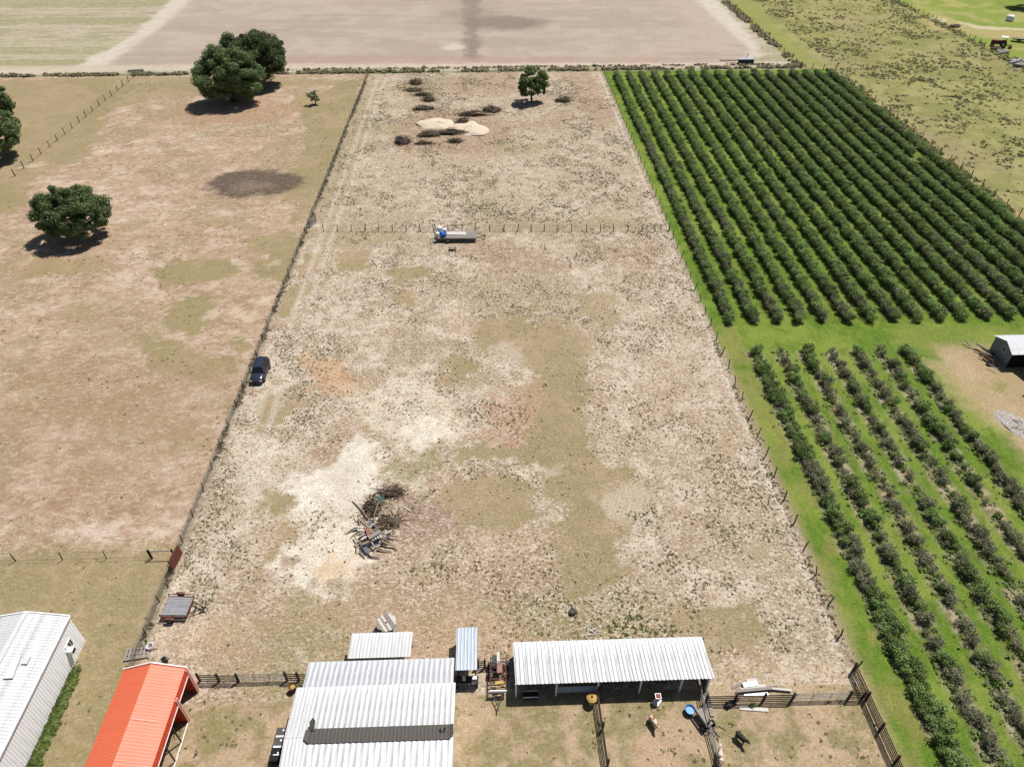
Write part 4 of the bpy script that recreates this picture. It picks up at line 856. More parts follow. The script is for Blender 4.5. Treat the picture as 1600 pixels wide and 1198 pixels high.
one('tongue', MB().beam((-.5,-1.6,.5), (0,-2.7,.45), .07, .07).beam((.5,-1.6,.5), (0,-2.7,.45), .07, .07).beam((0,-2.2,.1), (0,-2.2,.8), .06, .06).beam((0,-2.6,.45), (0,-3.1,.42), .08, .08), M_STEEL, t)
def item(name, label, cat, mb, m, loc, rz=0, group=None):
    o = mb.build(name, m); o.location = loc; o.rotation_euler.z = rz; return tag(o, label, cat, group)
item('board', 'white board lying lengthwise at the back of the loaded trailer', 'board', MB().box((0,0,.05), (.26,1.3,.1)), M_WOODW, (-.15, 32.75, .74))
item('board', 'yellow board lying across the middle of the loaded trailer', 'board', MB().box((0,0,.04), (.75,.3,.08)), M_YELLOW, (-.1, 30.6, .72), R(3))
item('metal_box', 'rusty pink toolbox in the middle of the loaded trailer', 'box', MB().box((0,0,.15), (.42,.75,.3)).box((0,0,.31), (.46,.79,.03)), mat('faded_pink', (188,142,128), (166,120,108), 4, .7), (-.05, 31.75, .72))
item('scrap_bin', 'dark scrap bin on the left of the loaded trailer', 'bin', MB().lathe([(.2,0),(.24,.35),(.2,.35),(.18,.05)], n=8), M_BLACKP, (-.5, 31.6, .7))
item('green_sheet', 'green sheet folded on the back left of the loaded trailer', 'sheet', MB().prism([(-.3,-.3,0),(.25,-.35,.05),(.3,.3,.02),(-.25,.35,.08)], (0,0,.05)), M_GREENP, (-.45, 32.8, .72))
item('log_offcut', 'pile of wood offcuts at the front of the loaded trailer', 'wood', MB().beam((-.4,0,.05),(.3,.15,.12),.12,.1).beam((-.2,-.2,.08),(.45,-.1,.08),.1,.1).beam((-.5,-.25,.05),(0,-.05,.2),.1,.08), M_WOODT, (0, 30.15, .72))
t = thing('flatbed_trailer', 'long flatbed trailer with grey deck parked at the cross fence', 'trailer', (-5.9, 111.1, 0), R(-1))
for k in range(10): o = one('plank', MB().box((0,0,0), (6.9,.22,.05)), M_WOODG, t); o.location = (0, -1.08+k*.24, .82)
one('frame', MB().beam((-3.4,-1.25,.75), (3.4,-1.25,.75), .1, .16).beam((-3.4,1.25,.75), (3.4,1.25,.75), .1, .16).beam((-3.4,-1.25,.75), (-3.4,1.25,.75), .1, .16).beam((3.4,-1.25,.75), (3.4,1.25,.75), .1, .16), M_GALV, t)
for y in (-1.35, 1.35): wheel(t, (-1.5, y, .42), .42, .22, (0,1,0))
one('tongue', MB().beam((3.4,-.8,.7), (5,0,.5), .1, .1).beam((3.4,.8,.7), (5,0,.5), .1, .1).cyl((4.8,0,.1), (4.8,0,1.1), .06, n=8), M_RUST, t)
one('ramp', MB().beam((-3.6,-1.1,.8), (-3.9,-1.1,2.4), .08, .1).beam((-3.6,1.1,.8), (-3.9,1.1,2.4), .08, .1).beam((-3.65,-1.1,1.1), (-3.65,1.1,1.1), .06, .06).beam((-3.75,-1.1,1.6), (-3.75,1.1,1.6), .06, .06).beam((-3.85,-1.1,2.2), (-3.85,1.1,2.2), .06, .06), M_STEEL, t)
item('loose_sheet', 'white flat sheet lying on the middle of the flatbed trailer', 'sheet', MB().box((0,0,.03), (3.3,1.0,.05)), M_WOODW, (-6.0, 111.5, .86), R(-4))
for k, (x, y, w1, h1, mm, lb) in enumerate([(-8.9,111.9,.9,1.1,M_WHITE,'taller white tank at the back left of the flatbed trailer'),(-8.0,111.7,.7,.8,M_WHITE,'smaller white tank beside the taller one on the flatbed trailer'),(-9.2,110.4,.7,.8,M_WHITE,'white container at the front left corner of the flatbed trailer'),(-8.2,110.5,1.0,.65,M_BLUE,'blue tub on the flatbed trailer'),(-8.8,111.1,.5,.7,M_BLUEI,'light blue drum between the white tanks on the flatbed')]):
    item(['tank','tank','container','tub','drum'][k], lb, ['tank','tank','container','tub','drum'][k], MB().lathe([(w1/2,0),(w1/2,h1*.85),(w1*.4,h1),(w1*.1,h1+.04)], n=12), mm, (x, y, .86))
p = G(707, 391); t = thing('low_cart', 'tiny black framed cart with a grey top in front of the flatbed trailer', 'cart', (p.x, p.y, 0))
one('top', MB().box((0,0,.5), (.75,.55,.06)), M_WOODG, t); one('frame', MB().beam((-.5,-.3,.45),(-.5,.3,.45),.1,.14).beam((.5,-.3,.45),(.5,.3,.45),.1,.14).beam((-.5,-.3,.3),(.5,-.3,.3),.07,.1), M_STEEL, t)
for x in (-.5, .5): wheel(t, (x, -.2, .2), .2, .12)

# --- car
t = thing('parked_suv', 'small dark blue-grey SUV parked nose down beside the wire fence', 'car', (-31.1, 74.6, 0), R(-1))
mb = MB(); st = [(-2.2,.72,.35,.62,.66),(-2.1,.82,.28,.72,.80),(-1.6,.88,.25,.82,.95),(-1.0,.9,.25,.9,1.02),(-.2,.91,.25,.93,1.02),(.8,.91,.25,.95,1.03),(1.6,.9,.26,.96,1.03),(2.05,.86,.3,.94,1.0),(2.18,.78,.38,.85,.92)]
vs = []; 
for y, w1, zb, zm, zt in st: vs += [(-w1*.93,y,zb),(-w1,y,zb+.12),(-w1,y,zm-.1),(-w1*.94,y,zm),(-w1*.6,y,zt),(0,y,zt+.02),(w1*.6,y,zt),(w1*.94,y,zm),(w1,y,zm-.1),(w1,y,zb+.12),(w1*.93,y,zb)]
fs = [(i*11+k, i*11+k+1, (i+1)*11+k+1, (i+1)*11+k) for i in range(len(st)-1) for k in range(10)]+[(i*11+10, i*11, (i+1)*11, (i+1)*11+10) for i in range(len(st)-1)]
fs += [tuple(range(11)), tuple(range(8*11, 9*11))[::-1]]
one('body', mb.add(vs, fs), M_CAR, t, smooth=True)
one('roof', MB().prism([(-.58,-.35,1.56),(.58,-.35,1.56),(.66,.1,1.62),(.66,1.7,1.6),(.58,1.98,1.54),(-.58,1.98,1.54),(-.66,1.7,1.6),(-.66,.1,1.62)], (0,0,.05)), M_CAR, t)
one('cabin_glass', MB().add([(-.8,-.95,1.0),(.8,-.95,1.0),(.84,2.1,1.0),(-.84,2.1,1.0),(-.58,-.33,1.57),(.58,-.33,1.57),(.6,1.95,1.57),(-.6,1.95,1.57)], [(0,1,5,4),(1,2,6,5),(2,3,7,6),(3,0,4,7),(4,5,6,7)]), M_GLASS, t)
for s in (-1, 1):
    one('pillar', MB().beam((s*.81,-.95,1.0),(s*.6,-.33,1.58),.06,.06).beam((s*.84,.35,1.0),(s*.63,.35,1.6),.07,.03).beam((s*.84,1.25,1.0),(s*.63,1.25,1.6),.07,.03).beam((s*.84,2.08,1.0),(s*.6,1.96,1.56),.07,.06), M_CAR, t)
    one('mirror', MB().box((s*1.0,-.75,1.06), (.18,.12,.13)), M_CAR, t); one('headlight', MB().box((s*.62,-2.14,.68), (.3,.14,.14)), M_LAMP, t); one('tail_light', MB().box((s*.74,2.14,.85), (.12,.1,.3)), M_RED, t)
    one('roof_rail', MB().beam((s*.6,.0,1.7),(s*.6,1.6,1.69),.03,.04), M_STEEL, t)
    for y in (-1.35, 1.35): wheel(t, (s*.84, y, .34), .34, .22)
one('grille', MB().box((0,-2.2,.58), (.7,.05,.16)), M_STEEL, t); one('bumper', MB().box((0,-2.2,.4), (1.4,.12,.16)), M_CAR, t)

# --- goats
def goat(label, loc, rz, s, m, lying=False, hm=None, cat='goat'):
    J = {'hip':(0,-.42,.62,.15),'back':(0,-.1,.64,.17),'chest':(0,.3,.62,.16),'neck':(0,.5,.78,.085),'poll':(0,.62,.92,.08),'nose':(0,.82,.84,.045),'tail':(0,-.6,.66,.03)}
    E_ = [('hip','back'),('back','chest'),('chest','neck'),('neck','poll'),('poll','nose'),('hip','tail')]
    for sx in (-1, 1):
        n = 'LR'[sx > 0]
        J['fs'+n] = (sx*.1,.3,.5,.07); J['fk'+n] = (sx*.11,.33,.27,.035); J['ff'+n] = (sx*.11,.32,.02,.028)
        J['hs'+n] = (sx*.1,-.4,.5,.09); J['hk'+n] = (sx*.11,-.33,.36,.05); J['hh'+n] = (sx*.11,-.48,.22,.032); J['hf'+n] = (sx*.11,-.45,.02,.028); J['ear'+n] = (sx*.13,.57,.9,.018)
        E_ += [('chest','fs'+n),('fs'+n,'fk'+n),('fk'+n,'ff'+n),('hip','hs'+n),('hs'+n,'hk'+n),('hk'+n,'hh'+n),('hh'+n,'hf'+n),('poll','ear'+n)]
    if lying:
        for k, v in list(J.items()): J[k] = (v[0]*(1.4 if k[1] in 'kfh' and k[0] in 'fh' and len(k) == 3 else 1), v[1], max(.05, v[2]-.36), v[3])
        for n in 'LR': J['ff'+n] = (J['ff'+n][0], .45, .05, .03); J['fk'+n] = (J['fk'+n][0]*1.1, .38, .1, .035); J['hh'+n] = (J['hh'+n][0]*1.3, -.4, .06, .035); J['hf'+n] = (J['hf'+n][0]*1.3, -.15, .04, .03)
    ks = list(J); me = bpy.data.meshes.new('body'); me.from_pydata([J[k][:3] for k in ks], [(ks.index(a), ks.index(b)) for a, b in E_], [])
    t = thing('goat', label, cat, (loc.x, loc.y, 0), rz); t.scale = (s, s, s); o = link('body', me, t); md = o.modifiers.new('skin', 'SKIN')
    for i, k in enumerate(ks): rr_ = J[k][3]*(1.45 if k in ('hip','back','chest','neck') else 1.25); me.skin_vertices[0].data[i].radius = (rr_, rr_); me.skin_vertices[0].data[i].use_root = (k == 'back')
    o.modifiers.new('sub', 'SUBSURF').levels = 2; o.modifiers['sub'].render_levels = 2; me.materials.append(m)
    z = -.36 if lying else 0
    for sx in (-1, 1): one('horn', MB().path([(sx*.03,.6,.98+z),(sx*.05,.53,1.08+z),(sx*.07,.42,1.08+z)], [.016,.012,.005], 5), M_STEEL, t)
    return t
def coat(name, c1, c2, sc, lo, hi):
    m, tt, b_ = nt(name); tc = N(tt, 'ShaderNodeTexCoord'); n = N(tt, 'ShaderNodeTexNoise', Scale=sc, Detail=1.); tt.links.new(tc.outputs['Object'], n.inputs[0])
    tt.links.new(mixc(tt, ramp(tt, n.outputs[0], lo, hi), C(*c1), C(*c2)), b_.inputs['Base Color']); b_.inputs['Roughness'].default_value = .8; return m
goat('cream goat with brown head and shoulders standing in the middle pen', G(1020,1131), R(200), 1.02, coat('cream_brown_coat', (236,218,192), (168,98,48), 2.2, .48, .52))
goat('black goat standing alone in the right-hand pen', G(1156,1156), R(215), .98, coat('black_coat', (40,36,34), (30,27,26), 3, .4, .6))
goat('white goat with tan patches by the grey pen fence at the bottom edge', G(1123,1187), R(-12), 1.1, coat('white_tan_coat', (240,228,208), (196,150,100), 2.6, .52, .56))
goat('dark brown goat lying in the shade of the right board fence', G(1141,1101), R(-70), 1.05, coat('dark_brown_coat', (52,44,40), (38,32,30), 3, .4, .6), True)

# --- spool, bins, rock and small things
t = thing('cable_spool', 'round wooden cable spool standing flat behind the small white roof', 'spool', (-10.42, 36.55, 0))
for k in range(9):
    x = -.84+k*.21; hl = math.sqrt(max(.01, .95**2-x*x)); hl2 = math.sqrt(max(.01, .95**2-min(abs(x)+.1, .94)**2))
    one('plank', MB().prism([(x-.1,-(hl if x>0 else hl2),.98),(x+.1,-(hl2 if x>0 else hl),.98),(x+.1,(hl2 if x>0 else hl),.98),(x-.1,(hl if x>0 else hl2),.98)], (0,0,.06+random.uniform(0,.01))), [M_WOODW, M_WOODG, M_WOODW, M_WOODW][k % 4] if k % 3 else M_WOODG, t).rotation_euler.z = .6
one('bottom_disc', MB().lathe([(.95,.02),(.95,.1),(.5,.1)], n=24), M_WOODG, t); one('drum', MB().lathe([(.5,.1),(.5,.98)], n=14), M_WOODG, t)
one('hub', MB().lathe([(.1,1.02),(.1,1.07),(.05,1.07)], n=8), M_RUST, t)
for a in range(4): one('bolt', MB().lathe([(.035,1.02),(.035,1.08),(.01,1.08)], (.3*math.cos(a*1.57), .3*math.sin(a*1.57), 0), 6), M_RUST, t)
p = G(459,1078); t = thing('bin', 'round rust-rimmed bin beside the left corner of the main barn', 'bin', (p.x, p.y, 0)); one('barrel', MB().lathe([(.28,0),(.33,.7),(.3,.7),(.24,.1),(.05,.08)], n=12), M_RUST, t); one('contents', MB().lathe([(.28,.55),(.15,.66),(.02,.68)], n=8), M_YELLOW, t)
for k, (px, py, mm) in enumerate([(439,1142,M_DARKS),(435,1158,M_DARKS),(430,1178,M_BLACKP)]):
    p = G(px+2, py, .7); t = thing('dark_box', ['dark grey box nearest the top along the main barn left wall','middle dark grey box along the main barn left wall','black box lowest along the main barn left wall'][k], 'box', (p.x, p.y, 0))
    one('box', MB().box((0,0,.35), (1.0, .62 if k < 2 else .95, .7)), mm, t); one('white_bar', MB().box((0,-.42 if k < 2 else -.05,.74), (.85 if k < 2 else .5,.14 if k < 2 else .08,.06)), M_WHITE, t); one('latch', MB().box((.1,.08,.74), (.1,.18,.05)), M_WHITE, t)  # plain dark boxes with white bars, set along the barn wall
o = MB().lump((0,0,.22), (.46,.34,.34), 5, .3, zmin=0).build('rock', M_ROCK); o.location = G(895,957); tag(o, 'single grey rock on the grass patch above the long shed', 'rock')
p = G(921,988); 
for k in range(12):
    a = random.uniform(0, 6.28); mb = MB().path([(0,0,.04),(.5*math.cos(a),.35*math.sin(a),.12),(.9*math.cos(a+.3),.6*math.sin(a+.3),.05)], [.04,.035,.02], 5)
    item('pale_branch', 'bleached branch in the small loose pile behind the long shed', 'branch', mb, M_WOODW, (p.x+random.uniform(-.5,.5), p.y+random.uniform(-.4,.4), random.uniform(0,.1)), 0, 'bleached branches behind the long shed')
# pallets and scraps behind the orange carport
p = G(215,1022)
t = thing('wooden_pallet', 'old wooden pallet propped behind the orange carport roof', 'pallet', (p.x, p.y, .05), R(8))
for k in range(7): one('slat', MB().box((-.95+k*.32, 0, .14), (.2, 1.1, .03)), M_WOODG, t)
for y in (-.5, 0, .5): one('runner', MB().box((0, y, .06), (2.1, .1, .11)), M_WOODG, t)
p = G(230,1019); item('white_bucket', 'white bucket by the fence just above the pallet', 'bucket', MB().lathe([(.25,0),(.32,.45),(.28,.45),(.22,.05)], n=14), M_WHITE, (p.x+.2, p.y+.4, 0))
p = G(259,1034); item('black_drum', 'black drum beside the pallet behind the orange carport', 'drum', MB().lathe([(.22,0),(.24,.05),(.24,.6),(.2,.62)], n=14), M_BLACKP, (p.x, p.y, 0))
p = G(222,1016); item('fallen_board', 'long tan board lying above the pallet', 'board', MB().box((0,0,.05), (2.3,.12,.05)), M_WOODT, (p.x+.2, p.y+.2, 0), R(-4))
# lumber by the board fence
LUM = [((1143,1075),(1180,1058),.22,M_WOODG,'grey beam slanting up left of the lumber stack'),((1157,1079),(1196,1072),.3,M_WOODW,'long white board on top of the lumber stack'),((1160,1072),(1183,1069),.45,M_WHITE,'short wide white sheet at the back of the lumber stack'),
 ((1150,1082),(1205,1077),.25,M_WOODG,'grey board along the front of the lumber stack'),((1166,1064),(1182,1062),.3,M_WOODW,'small white offcut behind the lumber stack'),((1190,1077),(1214,1074),.22,M_STEEL,'dark board at the right end of the lumber stack'),
 ((1205,1077),(1236,1080),.2,M_WOODW,'thin pale board right of the lumber stack'),((1162,1085),(1200,1084),.3,M_ROOFB,'bluish metal sheet under the lumber stack'),((1155,1106),(1200,1109),.32,M_WOODW,'white plank lying on the grass in front of the board fence')]
for k, (a, b_, wd, mm, lb) in enumerate(LUM):
    z = .05 if k in (7, 8, 0) else .1+.07*(k % 4); item('lumber_board', lb, 'board', MB().beam(G(*a)-G(*a), G(*b_)-G(*a), wd, .06), mm, G(*a)+Vector((0,0,z)))
p = G(1176,1103); v, f = leaves([(0,0,.15)], [(.3,.25,.2)], [90], .16, 5, .7, .3); tag(link('weed_clump', np_mesh('weed_clump', v, f, M_WEEDG), None, p), 'green weed clump growing over the white plank', 'weed')

# --- burn pile in the lot: every piece its own thing
pc = G(588, 842); 
def stick(name, label, cat, a, b_, r, m, zz=(0, .3), board=None, group=None):
    a = G(*a); b_ = G(*b_); a.z = zz[0]; b_.z = zz[1]; mb = MB()
    if board: mb.beam((0,0,0), b_-a, board[0], board[1])
    else:
        d = b_-a; s = d.cross(Vector((0,0,1))).normalized(); d = d*.72; r *= 1.35; mb.path([(0,0,0), d*.35+s*random.uniform(-.16,.16), d*.7+s*random.uniform(-.2,.2), d], [r, r*.85, r*.65, r*.35], 7)
    o = mb.build(name, m); o.location = a; return tag(o, label, cat, group)
LB = 'bare log or branch sticking out of the burn pile'
for a, b_, r, z in [((575,812),(541,772),.09,(.2,.1)),((572,820),(556,796),.06,(.3,.5)),((560,826),(528,838),.07,(.3,.05)),((563,830),(540,850),.06,(.2,.05)),((600,838),(632,842),.1,(.5,.25)),((598,848),(618,846),.09,(.4,.3)),((598,850),(630,864),.1,(.5,.1)),
    ((590,858),(622,866),.08,(.3,.1)),((575,868),(602,876),.07,(.2,.1)),((556,850),(560,872),.07,(.4,.1)),((562,862),(574,878),.07,(.3,.05)),((592,792),(584,826),.06,(.7,.3)),((574,800),(590,812),.05,(.5,.2)),((606,835),(625,832),.08,(.4,.2)),((555,840),(562,862),.06,(.5,.1)),
    ((585,845),(617,852),.11,(.7,.4)),((585,835),(612,818),.05,(.7,.5)),((560,812),(566,834),.06,(.3,.3)),((625,765),(642,766),.07,(.1,.05)),((604,773),(622,760),.06,(.1,.3)),((612,770),(630,770),.05,(.1,.2))]:
    stick('log', LB, 'log', a, b_, r, M_LOG if random.random() < .85 else M_CHAR, z, group='logs and branches of the burn pile')
BC = [M_WOODG, M_WOODG, M_WOODT, mat('blue_grey_board', (128,130,148), (106,106,126), 4, .8), M_WOODW]
for k in range(38):
    cx, cy = random.gauss(579, 8), random.gauss(840, 10); L = random.uniform(8, 20); an = random.choice([R(-32), R(-28), R(-40), R(50), R(-10)])+random.uniform(-.15,.15)
    stick('board', 'weathered board lying across the middle of the burn pile', 'board', (cx-L*math.cos(an)/2, cy-L*math.sin(an)/2), (cx+L*math.cos(an)/2, cy+L*math.sin(an)/2), 0, random.choice(BC), (random.uniform(.15,.8), random.uniform(.15,.9)), (random.uniform(.12,.28), .05), 'weathered boards of the burn pile')
stick('board', 'reddish board lying crossways on top of the burn pile', 'board', (574,834),(578,848), 0, mat('reddish_board', (196,124,112), (176,104,94), 4, .8), (.95,1.0), (.2,.05))
stick('board', 'second reddish board right beside the first on the burn pile', 'board', (577,833),(579,846), 0, MATS['reddish_board'], (.97,1.02), (.15,.05))
for k in range(4):
    stick('board', 'short pale slat of a broken pallet on the burn pile edge', 'board', (582+k*4,846-k*1.5),(585+k*4,851-k*1.5), 0, M_WOODW, (.8,.75), (.14,.05), 'pallet slats on the burn pile')
stick('board', 'wide grey plank lying slanted over the burn pile', 'board', (578,850),(596,838), 0, M_WOODG, (1.05,.95), (.5,.05))
stick('board', 'purple-grey plank at the lower end of the burn pile', 'board', (566,852),(576,866), 0, BC[3], (.5,.3), (.45,.05))
stick('board', 'single pale stake on the bare ground right of the burn pile', 'board', (631,792),(642,799), 0, M_WOODW, (.06,.06), (.12,.05))
p = G(594, 786); t = thing('teal_frame', 'tangled teal metal chair frame at the top of the burn pile', 'chair', (p.x, p.y, 0), R(20))
for k in range(6): one('tube', MB().path([(-.5+k*.12,-.5,.2+.1*k),(-.45+k*.18,.1,.65),(-.2+k*.15,.5,.55)], [.03]*3, 6), M_TEAL, t)
one('seat_frame', MB().path([(-.5,-.4,.5),(.5,-.3,.55),(.55,.45,.6),(-.4,.5,.65),(-.5,-.4,.5)], [.035]*5, 6), M_TEAL, t)
def brush_heap(px, py, rx, ry, h, label, m=M_CHAR, n=90, leafm=M_WEED, nl=120, logs=0):
    c = G(px, py); r = random.Random(px); mb = MB()
    for i in range(n):
        a = r.uniform(0, 6.28); k = r.random()**.6; z = h*(1-k*k)*r.uniform(.3, 1)+.03; p0 = Vector((rx*k*math.cos(a), ry*k*math.sin(a), z)); b2 = r.uniform(0, 6.28); L = r.uniform(.4, 1.1)*min(rx, 1.6)
        e = p0+Vector((L*math.cos(b2), L*math.sin(b2)*.7, r.uniform(-.25,.45))); e.z = max(.03, e.z); mb.path([p0, p0.lerp(e,.5)+Vector((0,0,.08)), e], [.05,.035,.015], 3)
    for i in range(logs):
        a = r.uniform(-.5, .5)+(math.pi if i % 2 else 0); p0 = Vector((r.uniform(-.4,.4)*rx, r.uniform(-.4,.4)*ry, h*.5)); e = p0+Vector((math.cos(a)*rx*1.1, math.sin(a)*ry, -h*.4)); mb.path([p0, p0.lerp(e,.5), e], [.14,.11,.07], 7, 1)
    t = thing('brush_heap', label, 'brush heap', c); o = mb.build('twigs', [m, M_LOG], t); o['kind'] = 'stuff'
    mc = MB().lump((0,0,h*.15), (rx*.75, ry*.7, h*.55), px, .3, zmin=0).build('core', M_CHAR, t)
    if nl: v, f = leaves([(0,0,h*.3)], [(rx*.9,ry*.9,h*.6)], [nl], .28, px, .7, .5, .02); l = link('dead_leaves', np_mesh('dead_leaves', v, f, leafm), t); l['kind'] = 'stuff'
BR = mat('brown_twigs', (122,98,82), (98,78,66), 4, .9)
for a in [(650,131,2.0,1.6,1.3,'dark round brush heap at the top left of the cleared end'),(646,142,2.8,1.2,.7,'low long brush heap below the round dark one'),(661,149,2.4,1.1,.8,'low dark brush heap third down the slanting line'),(670,158,1.9,1.3,1.2,'pointed dark brush heap fourth down the slanting line'),
          (663,171,2.9,1.4,1.0,'oval grey-brown brush heap lowest of the slanting line'),(768,174,2.7,2.0,1.5,'brown leafless brush heap right of the long log pile'),(724,192,1.6,1.8,1.2,'dark brush heap between the two sand mounds'),
          (671,212,3.0,1.6,1.2,'green-grey brush heap below the left sand mound'),(629,223,2.0,2.2,1.6,'dark rounded brush heap farthest left below the mounds'),(663,225,2.0,.8,.5,'thin low brush heap at the bottom of the group'),(712,222,1.9,1.1,.7,'low scattered brush heap below the burnt logs'),
          (880,158,2.2,1.8,1.3,'heap of uprooted roots right of the young tree')]:
    brush_heap(*a, m=BR if a[0] in (768, 663, 646) else M_CHAR, leafm=M_WEED)
brush_heap(738, 180, 4.0, 1.6, 1.2, 'long pile of felled trunks and branches above the right sand mound', n=110, nl=30, logs=9)
brush_heap(704, 209, 3.8, 1.6, 1.3, 'black burnt log pile in front of the two sand mounds', n=110, nl=0, logs=10)
brush_heap(612, 770, 1.6, 1.0, .5, 'low dark ash and twig heap at the top of the near burn pile', n=60, nl=20)
brush_heap(582, 792, 1.1, 1.5, .7, 'tangled brown-green brush left of the teal chair frame', n=90, leafm=M_WEED, nl=160)
brush_heap(604, 818, 1.7, 1.4, .35, 'thin grey-green ash brush right of the burn pile boards', n=50, leafm=M_WEED, nl=120)
for px, py, rx, ry, h, sd_, lb in [(684,195,4.3,4.0,.6,4,'pale sand mound on the left of the pair'),(734,202,4.0,4.6,.65,8,'pale sand mound on the right with a dark dent')]:
    o = MB().lump((0,0,0), (rx,ry,h), sd_, .3, seg=30, ring=14, zmin=-.05).build('sand_mound', M_SAND, smooth=True); o.location = G(px,py); tag(o, lb, 'sand mound')

# --- outbuildings at the right edge
t = thing('small_outbuilding', 'small pale blue-grey outbuilding with light gable roof at the right edge', 'shed', (69.0, 72.9, 0))
W = 3.9; he, hp = 2.4, 3.2
one('gable_wall', MB().prism([(0,0,0),(0,W,0),(0,W,he),(0,W*.42,hp),(0,0,he)], (.12,0,0)), mat('pale_blue_wall', (150,160,164), (138,150,156), 3, .7), t)
one('side_wall', MB().box((5.1,.06,he/2),(10,.12,he)).box((5.1,W-.06,he/2),(10,.12,he)), M_STEEL, t)
roof(t, (-.2, W*.42, hp+.04), (0,-(W*.42+.25),-(hp-he)*1.12), 11, M_ROOF, .99, .33, .02); roof(t, (-.2, W*.42, hp+.04), (0,W*.58+.25,-(hp-he)*1.1), 11, M_ROOF, .99, .33, .02)
wf = one('window', MB().box((-.03, 1.6, 1.9), (.06,.7,.8)), M_WHITE, t); one('pane', MB().box((-.07, 1.6, 1.9), (.03,.56,.66)), M_GLASS, wf)
t = thing('ribbed_lean_to', 'dark ribbed lean-to roof in front of the small outbuilding', 'shelter', (70.4, 69.4, 0))
roof(t, (0, 3.4, 2.75), (.6, -3.4, -.5), 9, M_ROOFG, .9, .45, .09)
for x in (.8, 4.8, 8.5): one('post', MB().box((x, .15, 1.1), (.12,.12,2.2)), M_STEEL, t)
t = thing('second_outbuilding', 'building with shade-darkened walls and pale blue-grey roof below the outbuilding', 'shed', (69.0, 62.6, 0))
roof(t, (0, 5.6, 2.9), (.4, -6.5, .15), 10, M_ROOFB, .9, .45, .04)
one('side_wall', MB().box((.1, 2.4, 1.4), (.1, 6.0, 2.8)), M_STEEL, t); one('end_wall', MB().box((5, 5.4, 1.4), (9.6, .1, 2.8)), M_STEEL, t); one('door_post', MB().beam((.0, 4.6, .2), (.0, 4.9, 2.6), .1, .1), M_WHITE, t)  # dark steel walls stand in for the shade of the open front
p = G(1540, 558)
for k in range(13):
    a = random.gauss(2.0, .35); L = random.uniform(.9, 2.4); mb = MB().cyl((-L/2*math.cos(a),-L/2*math.sin(a),0),(L/2*math.cos(a),L/2*math.sin(a),random.uniform(-.1,.3)), random.uniform(.06,.14), n=7)
    item('scrap_pipe', 'rusty pipe or post in the scrap heap beside the outbuilding', 'pipe', mb, random.choice([M_RUST, M_RUST, M_CHAR, M_WOODG]), (p.x+random.gauss(0,.8)-.2, p.y+random.gauss(0,1.3), random.uniform(.1,.6)), 0, 'rusty pipes heaped by the outbuilding')
for k, (px, py) in enumerate([(1545,570),(1552,571),(1548,566)]):
    q = G(px, py); item('discarded_tyre', ['dark tyre at the left foot of the scrap heap','dark tyre touching the outbuilding shadow','dark tyre leaning between the other two'][k], 'tyre', MB().lathe([(.18,.02),(.36,0),(.4,.12),(.36,.22),(.18,.2)], n=16), M_BLACK, q)
cl = G(1561, 553); v, f = leaves([(0,0,.5)], [(.7,.6,.6)], [200], .22, 9, .6, .4); tag(link('green_plant', np_mesh('green_plant', v, f, M_WEEDG), None, cl+Vector((0,0,.1))), 'bright green plant against the outbuilding gable wall', 'plant')
q = G(1590, 664); o = MB().lump((0,0,0), (1.9,2.6,.16), 13, .3, seg=26, ring=10, zmin=0).lump((.3,.5,.1), (.6,.5,.22), 3, .4).lump((-.5,-.6,.1), (.7,.4,.18), 4, .4).lump((.2,-1.4,.08), (.5,.4,.18), 6, .4).build('rubble_patch', M_CONC); o.location = q; tag(o, 'low oval heap of pale grey rubble in the worn yard', 'rubble')

# --- far corner: tractor, wreck trailer, tank
q = G(1560, 75); t = thing('red_tractor', 'old red tractor parked by the fence in the far right corner', 'tractor', (q.x+.5, q.y+1, 0), R(60)); t.scale = (1.25,)*3
one('bonnet', MB().box((0,.9,1.1), (.7,1.9,.7)), M_RED, t); one('chassis', MB().box((0,0,.75), (.6,3.2,.35)), M_STEEL, t); one('seat', MB().box((0,-.7,1.35), (.5,.5,.12)).box((0,-.95,1.6), (.5,.08,.45)), M_RED, t)
one('canopy', MB().box((0,-.6,2.3), (1.5,1.5,.08)), M_WHITE, t); one('mudguard', MB().box((-.6,-.8,1.4), (.3,1.1,.1)).box((.6,-.8,1.4), (.3,1.1,.1)), M_RED, t)
one('canopy_post', MB().box((-.65,-1.2,1.8), (.06,.06,1)).box((.65,-1.2,1.8), (.06,.06,1)), M_STEEL, t)
for x in (-.75, .75): wheel(t, (x,-.8,.75), .75, .35); wheel(t, (x*.85,1.4,.45), .45, .22)
one('implement', MB().beam((-1,-2.2,.5),(1,-2.2,.5),.2,.2).beam((0,-1.4,.6),(0,-2.2,.5),.15,.15).box((-.8,-2.5,.3),(.2,.5,.5)).box((.8,-2.5,.3),(.2,.5,.5)).box((0,-2.5,.3),(.2,.5,.5)), M_RUST, t)
q = G(1597, 72)
for k in range(2):
    t = thing('farm_trailer', ['dark flat farm trailer at the right edge, upper of two','dark flat farm trailer at the right edge, lower of two'][k], 'trailer', (q.x+3, q.y+(4 if k == 0 else -4), 0), R(-25))
    for j in range(6): one('plank', MB().box((0,-.9+j*.36,1.0), (7,.32,.06)), M_WOODG if k == 0 else M_ROOFB, t)
    one('frame', MB().beam((-3.5,-1.1,.85),(3.5,-1.1,.85),.15,.25).beam((-3.5,1.1,.85),(3.5,1.1,.85),.15,.25), M_STEEL, t)
    for y in (-1.1, 1.1): wheel(t, (1.5,y,.45), .45, .25, (0,1,0)); wheel(t, (-1.5,y,.45), .45, .25, (0,1,0))
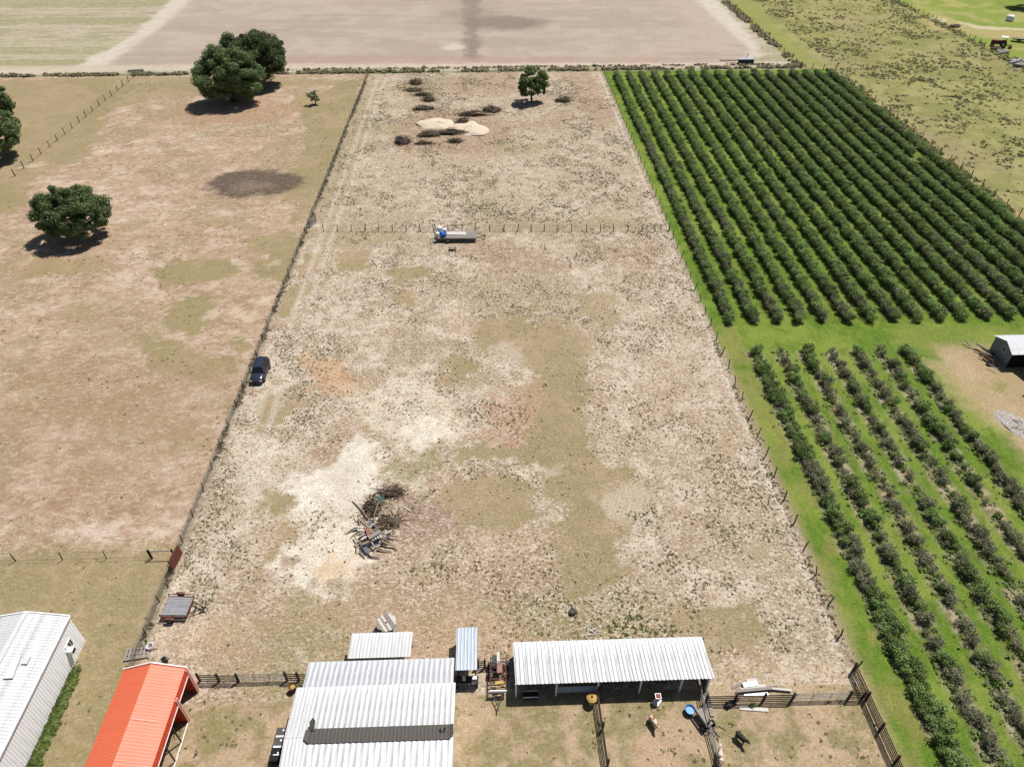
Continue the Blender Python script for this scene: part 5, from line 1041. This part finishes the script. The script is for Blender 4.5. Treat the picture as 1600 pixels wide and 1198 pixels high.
q = G(1577, 33); t = thing('white_tank', 'white water tank standing on the far bright lawn', 'tank', (q.x, q.y, 0)); one('tank', MB().lathe([(1.2,0),(1.25,.3),(1.25,1.4),(.9,1.75),(.3,1.85)], n=20), M_WHITE, t, smooth=True); one('lid', MB().lathe([(.3,1.84),(.3,1.95),(.1,1.97)], n=12), M_WHITE, t)
for k, (px, py, s) in enumerate([(1565,83,1.6),(1556,78,1.3),(1588,98,2.0),(1597,104,1.8)]):
    o = MB().lump((0,0,.3), (s*1.3,s*.8,s*.45), 40+k, .35, zmin=0).build('rubble_heap', M_CONC if k != 1 else M_CHAR); o.location = G(px,py); tag(o, ['pale rubble heap right below the red tractor','dark rubble heap just left below the tractor','grey rubble heap by the fence at the right edge','last rubble heap cut by the right edge'][k], 'rubble')
q = G(1492, 43); o = MB().lump((0,0,.2), (1.6,.8,.6), 51, .35, zmin=0).build('dark_stump', M_CHAR); o.location = q; tag(o, 'dark fallen stump below the sandy track on the far lawn', 'stump')
# pump and culvert beside the track
q = G(1165, 99); t = thing('irrigation_pump', 'dark blue-grey pump housing by the track near the ploughed field corner', 'pump', (q.x, q.y, 0))
one('housing', MB().box((0,0,.6), (4.2,1.3,1.1)), mat('blue_grey_tarp', (92,104,120), (74,84,98), 3, .6), t); one('roof', MB().box((0,0,1.2), (4.5,1.6,.08)), M_ROOFB, t)
one('pipe', MB().cyl((-2,1.0,.5), (-7,1.8,.35), .14, n=8).cyl((0,.6,1.0), (1.2,2.4,1.9), .1, n=8), M_STEEL, t); one('skid', MB().box((0,-.6,.08), (4.6,.2,.16)), M_WOODD, t)
q = G(212, 115); t = thing('old_harrow', 'dark green farm implement lying by the track where the fences meet', 'implement', (q.x, q.y, 0), R(10))
one('frame', MB().beam((-2,0,.6),(2,0,.6),.15,.15).beam((-2,1.2,.5),(2,1.2,.5),.12,.12).beam((-1.8,0,.6),(-1.8,1.2,.5),.1,.1).beam((1.8,0,.6),(1.8,1.2,.5),.1,.1).beam((0,0,.6),(0,-1.8,.5),.12,.12), M_GREENP, t)
for k in range(7): one('disc', MB().cyl((-1.8+k*.6,1.2,.4),(-1.74+k*.6,1.2,.4), .4, n=12), M_STEEL, t)
q = G(487, 352); brush = thing('stacked_posts', 'small stack of grey posts lying by the wooden gate', 'posts', (q.x, q.y, 0), R(70))
for k in range(5): one('post', MB().cyl((-1.2,-.3+k*.16,.1),(1.2,-.32+k*.16,.1), .08, n=7), M_WOODG, brush)
